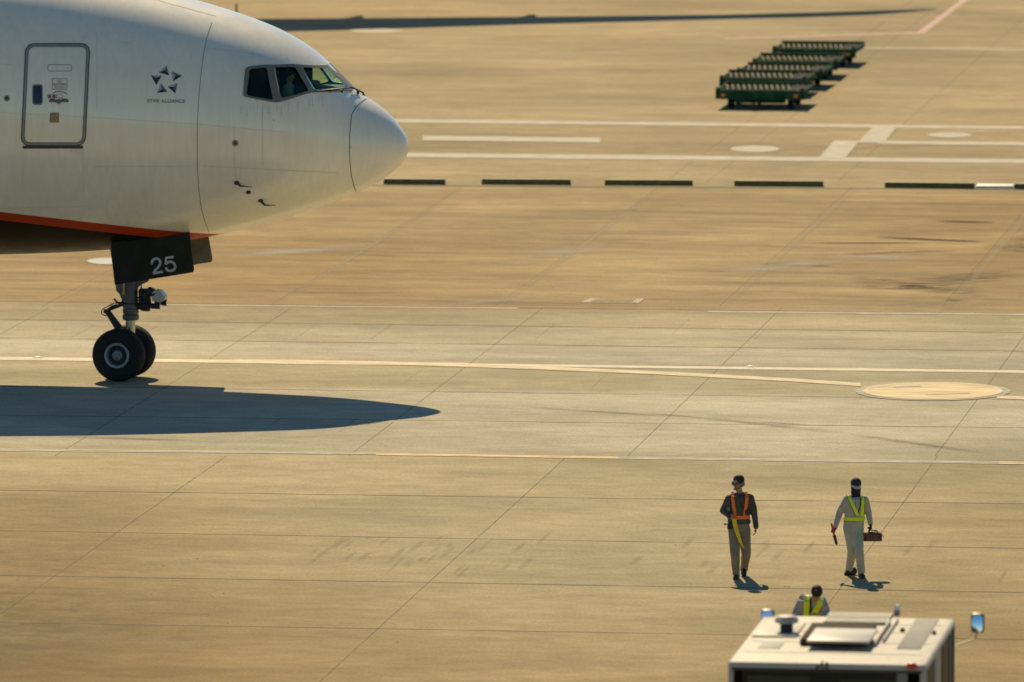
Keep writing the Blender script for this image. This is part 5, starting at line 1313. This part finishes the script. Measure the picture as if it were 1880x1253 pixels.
for yy in (.9, 1.9, 2.9, 3.7):
    m = MB(); m.box((0, yy, ZR+.002), (tw-.25, .012, .005)); obj('roof_seam', m, mat('roof_seam_grey', (.25,.22,.17), .8), truck, False)
m = MB()
for k in range(16):
    for sx in (-hw+.09, hw-.09): m.lathe([(.009,0),(.008,.006),(.002,.007)], (sx, .15+k*.28, ZR), (0,0,1), 8)
obj('roof_rivets', m, MATS['roof_seam_grey'], truck, False)
for x, y, r_ in ((1657,1160,.035),(1715,1165,.03)):
    p = TG(x,y,ZR); a = MB(); a.lathe([(r_,0),(r_,.03),(r_*.5,.05),(.002,.052)], (p.x,p.y,ZR), (0,0,1), 16); obj('roof_bolt', a, mat('bolt_brown', (.12,.10,.07), .6), truck)
p = TG(1647,1131,ZR); a = MB(); a.lathe([(.04,0),(.04,.075),(.035,.08)], (p.x,p.y,ZR), (0,0,1), 20); bo = obj('beacon', a, mat('beacon_grey_blue', (.20,.24,.27), .5), truck)
a = MB(); a.lathe([(.042,.08),(.042,.12),(.03,.145),(.004,.15)], (p.x,p.y,ZR), (0,0,1), 20); a.caps((p.x-.03,p.y,ZR+.15),(p.x-.03,p.y,ZR+.16),.01); obj('beacon_lens', a, MATS['lens_white'], bo)
p = TG(1675.5,1222,ZR-.02); a = MB(); a.ell((p.x, -.01, ZR-.015), (.075,.05,.045)); obj('marker_lamp', a, mat('lamp_red', (.60,.05,.02), .3), truck)
mir = mat('mirror_glass', (.9,.9,.9), .02, 1.0, var=0)
def mirror(px, py, wpx, hpx, sgn):
    y_ = TL+.05; c_ = TMi @ AtY(px, py, (ROOTM[truck.name] @ Vector((0,y_,0))).y)
    s = 138.0; w_, h_ = wpx/s, hpx/s
    m = MB(); m.box((c_.x, c_.y+.05, c_.z), (w_, .09, h_), bev=.045); o = obj('mirror', m, mat('mirror_housing', (.03,.03,.03), .4), truck)
    g = MB(); vs = []; n_ = 12; Rc = 1.1
    fs = []
    for i in range(n_+1):
        for j in range(n_+1):
            u, v_ = (i/n_-.5), (j/n_-.5); k = 1
            e_ = (abs(2*u)**4+abs(2*v_)**4)**.25; mx_ = max(abs(2*u), abs(2*v_)); k = (mx_/e_ if e_ > 0 else 1)
            x, z = u*w_*.80*k, v_*h_*.86*k; vs.append((c_.x+x, c_.y-.005 + (x*x+z*z)/(2*Rc) + z*.15 - .022, c_.z+z))
    for i in range(n_):
        for j in range(n_): fs.append((i*(n_+1)+j, (i+1)*(n_+1)+j, (i+1)*(n_+1)+j+1, i*(n_+1)+j+1))
    g.add(vs, fs); obj('mirror_glass', g, mir, o)
    a = MB(); a.path([Vector((c_.x, c_.y+.06, c_.z-h_*.45)), Vector((c_.x-.04*sgn, c_.y+.06, c_.z-h_*.8)), Vector((sgn*(hw-.03), c_.y-.15, c_.z-h_*1.1))], .008, 8); obj('mirror_arm', a, MATS['mirror_housing'], o)
mirror(1794.5, 1145, 25, 37, 1); mirror(1409, 1132, 25, 25, -1)
for x in (-hw+.2, hw-.2):
    for y in (.9, TL-.8):
        a = MB(); a.lathe([(.24,-.12),(.42,-.14),(.46,-.10),(.46,.10),(.42,.14),(.24,.12)], (x,y,.46), (1,0,0), 32); a.lathe([(.24,-.1),(.1,-.08),(.1,.08),(.24,.1)], (x,y,.46), (1,0,0), 24); obj('wheel', a, tyre_m, truck)

# ------------------------------------------------------------------ container dollies
ZD = .55
dg = mat('dolly_green_paint', (.022,.088,.040), .8, var=.5, scale=3, spec=.08); dd = mat('dolly_dark_steel', (.020,.024,.015), .95, var=.3, spec=.03); 
def chipped(m, col, thr=.60):
    nt = m.node_tree; N = nt.nodes.new; L = nt.links.new; b = nt.nodes['Principled BSDF']; src = b.inputs['Base Color'].links[0].from_socket
    tc = N('ShaderNodeTexCoord'); n = N('ShaderNodeTexNoise'); n.inputs['Scale'].default_value = 9; n.inputs['Detail'].default_value = 6; L(tc.outputs['Object'], n.inputs['Vector'])
    r = N('ShaderNodeMapRange'); r.inputs['From Min'].default_value = thr; r.inputs['From Max'].default_value = thr+.04; L(n.outputs['Fac'], r.inputs['Value'])
    mx = N('ShaderNodeMix'); mx.data_type = 'RGBA'; L(r.outputs[0], mx.inputs['Factor']); L(src, mx.inputs['A']); mx.inputs['B'].default_value = (*col,1); L(mx.outputs['Result'], b.inputs['Base Color'])
chipped(dg, (.07,.04,.02)); chipped(wpm, (.36,.30,.21), .62)
rusty = mat('dolly_rust', (.09,.045,.02), .8); orf = mat('reflector_orange', (.75,.22,.02), .4)
DWD, DDP = 2.55, 2.65
def make_dolly(label, loc):
    e = empty('baggage_dolly', label, 'dolly', loc, -TH, 'green dollies in a staggered column')
    m = MB(); m.box((DWD/2,.03,ZD-.13),(DWD,.06,.26),bev=.01); m.box((DWD/2,DDP-.04,ZD-.02),(DWD,.08,.16),bev=.01); m.box((.03,DDP/2,ZD-.06),(.06,DDP-.13,.12),bev=.01); m.box((DWD-.03,DDP/2,ZD-.06),(.06,DDP-.13,.12),bev=.01)
    obj('deck_frame', m, dg, e)
    m = MB(); m.box((DWD/2, DDP/2, ZD-.05), (DWD-.12, DDP-.13, .04)); obj('deck_plate', m, dd, e, False)
    m = MB()
    for i in range(12):
        x = .22+(DWD*.78-.22)*i/11
        m.prism([(x-.026+.10,.36,ZD-.03),(x+.026+.10,.36,ZD-.03),(x+.026-.14,DDP-.42,ZD-.03),(x-.026-.14,DDP-.42,ZD-.03)], (0,0,.035))
    sl_ = obj('roller_track', m, mat('roller_pale', (.20,.185,.11), .85, var=.45, scale=5, spec=.1), e, False)
    m = MB()
    for i in range(3):
        for k in range(8):
            x = DWD*.80+i*.15+(.07 if k % 2 else 0); m.lathe([(.040,0),(.036,.02),(.02,.03),(.002,.032)], (x,.30+k*.29,ZD-.03), (0,0,1), 10)
    obj('ball_deck', m, mat('ball_pale', (.30,.27,.19), .7, var=.4), e, False)
    m = MB(); m.box((DWD/2,.30,ZD-.30),(DWD*.55,.30,.16),bev=.02); m.box((DWD/2,DDP-.45,ZD-.28),(DWD*.5,.2,.12),bev=.02); m.box((DWD*.30,DDP/2,ZD-.2),(.08,DDP-.3,.12)); m.box((DWD*.70,DDP/2,ZD-.2),(.08,DDP-.3,.12)); obj('chassis', m, dg, e)
    for x in (.42, DWD-.42):
        for y in (.32, DDP-.45):
            w_ = MB(); w_.lathe([(.08,-.07),(.17,-.085),(.19,-.06),(.19,.06),(.17,.085),(.08,.07)], (x,y,.19), (1,0,0), 24); w_.box((x,y,.30),(.05,.10,.16)); obj('wheel', w_, tyre_m, e)
    m = MB(); m.tube((DWD*.42,.1,.30),(DWD*.45,-.55,.10),.03,None,10); m.tube((DWD*.54,.1,.30),(DWD*.47,-.55,.10),.03,None,10); m.lathe([(.06,-.02),(.06,.02),(.035,.02),(.035,-.02)], (DWD*.46,-.62,.09), (0,0,1), 16, closed=True); obj('tow_bar', m, dd, e)
    for x in (.22,DWD-.25):
        m = MB(); m.box((x,-.008,ZD-.15),(.12,.015,.09),bev=.004); obj('reflector', m, orf, e)
    for x in (.06,DWD-.06):
        m = MB(); m.box((x,.05,ZD+.03),(.10,.10,.10),bev=.01); m.box((x,DDP-.06,ZD+.02),(.10,.10,.09),bev=.01); obj('corner_stop', m, rusty, e)
    return e
dpx = [((1313.5,165.5),'green slatted baggage dolly nearest the service road, orange reflectors on its front'), ((1320.5,143.5),'green dolly right behind the nearest one, jutting furthest left of its row'),
       ((1352,129.5),'middle green slatted baggage dolly of the five'), ((1381,112),'green slatted dolly just in front of the farthest one'), ((1417.5,89.5),'farthest green slatted baggage dolly at the top of the column')]
def dloc(p): q = G(*p, ZD); q.z = 0; return q
proto = make_dolly(dpx[0][1], dloc(dpx[0][0]))
for p, l in dpx[1:]:
    r_ = proto.copy(); C.objects.link(r_); r_.location = dloc(p); r_['label'] = l; r_.rotation_euler[2] = -TH + R(random.uniform(-1.3, 1.3))
    for ch in list(proto.children):
        c_ = ch.copy(); C.objects.link(c_); c_.parent = r_
        if ch.name.startswith('tow_bar') and p[1] > 120: pass

# ------------------------------------------------------------------ parked airliner beyond the frame: its wing throws the long shadow
far = empty('parked_airliner', 'parked airliner on the far apron, only the long shadow of its wing in view', 'airliner', G(150, 10), 0)
up_e = [(440,36),(480,35),(632,34),(807,32.5),(950,31.5),(1100,30),(1300,27.8),(1485,23.5),(1608,20),(1680,17.8),(1719,16)]
lo_e = [(440,61),(527,58),(632,55.5),(807,50),(950,45.5),(1100,41.5),(1300,36),(1485,31.8),(1608,27.2),(1680,21.5),(1721,16.8)]
def cast_up(px, py, z): p = G(px, py); return p + TOSUN*(z/TOSUN.z)
m = MB(); rg = []
for i, (u_, l_) in enumerate(zip(up_e, lo_e)):
    z = 5.5+2.0*i/10; th_ = .36*(1-i/10)+.05
    A, B = cast_up(*u_, z), cast_up(*l_, z)
    rg.append([A, A*.7+B*.3+Vector((0,0,th_*.7)), A*.3+B*.7+Vector((0,0,th_)), B+Vector((0,0,th_*.3)), A*.3+B*.7-Vector((0,0,th_*.2)), A*.7+B*.3-Vector((0,0,th_*.15))])
m.loft(rg); awm = mat('far_aircraft_white', (.7,.7,.68), .3, coat=.3)
obj('wing', m, awm, far, True, True)
for x0, x1, y in ((628,662,31),(945,978,29)):
    m = MB(); A = cast_up(x0-18, 40, 5.6); B = cast_up(x1-6, y+1.5, 5.6); Dv = cast_up(x1, y-1.5, 5.6); m.caps(A, B, .3, .22); m.caps(B, Dv, .22, .10); obj('flap_fairing', m, awm, far, True, True)
m = MB(); c0 = cast_up(300, 45, 4.6); rg = []
for k in range(25):
    y_ = -16+k*1.9; r_ = 1.98*min(1, math.sqrt(max(.0004,(y_+16)/5.0)))*(1 if y_ < 16 else max(.15, 1-(y_-16)/16)); rg.append([Vector((c0.x-3.5+r_*math.cos(2*math.pi*j/32), c0.y+y_, 4.2+(0 if y_<16 else (y_-16)*.09)+r_*math.sin(2*math.pi*j/32))) for j in range(32)])
m.loft(rg); obj('fuselage', m, awm, far, True, True)
m = MB(); fx = c0.x-3.5; m.prism([Vector((fx-.15,c0.y+22,5.6)),Vector((fx-.15,c0.y+27,11.5)),Vector((fx-.15,c0.y+29.5,11.5)),Vector((fx-.15,c0.y+28.5,5.8))],(.3,0,0)); obj('tail_fin', m, awm, far, False, True)
m = MB(); rg = []
for i in range(8):
    t = i/7; x = fx-1-t*15; ya = c0.y+3+t*5.5; ch_ = 5.5*(1-t)+1.4; z = 3.6+t*1.6
    rg.append([Vector((x,ya,z)),Vector((x,ya+ch_*.4,z+.25*(1-t)+.05)),Vector((x,ya+ch_,z)),Vector((x,ya+ch_*.4,z-.1))])
m.loft(rg); obj('wing', m, awm, far, True, True)
for x, y in ((fx,c0.y-11),(fx-2.6,c0.y+5),(fx+2.6,c0.y+5)):
    m = MB(); m.tube((x,y,.5),(x,y,2.9),.12,None,12); m.lathe([(.2,-.3),(.5,-.32),(.55,-.2),(.55,.2),(.5,.32),(.2,.3)],(x,y,.55),(1,0,0),24); obj('landing_gear', m, tyre_m, far, True, True)
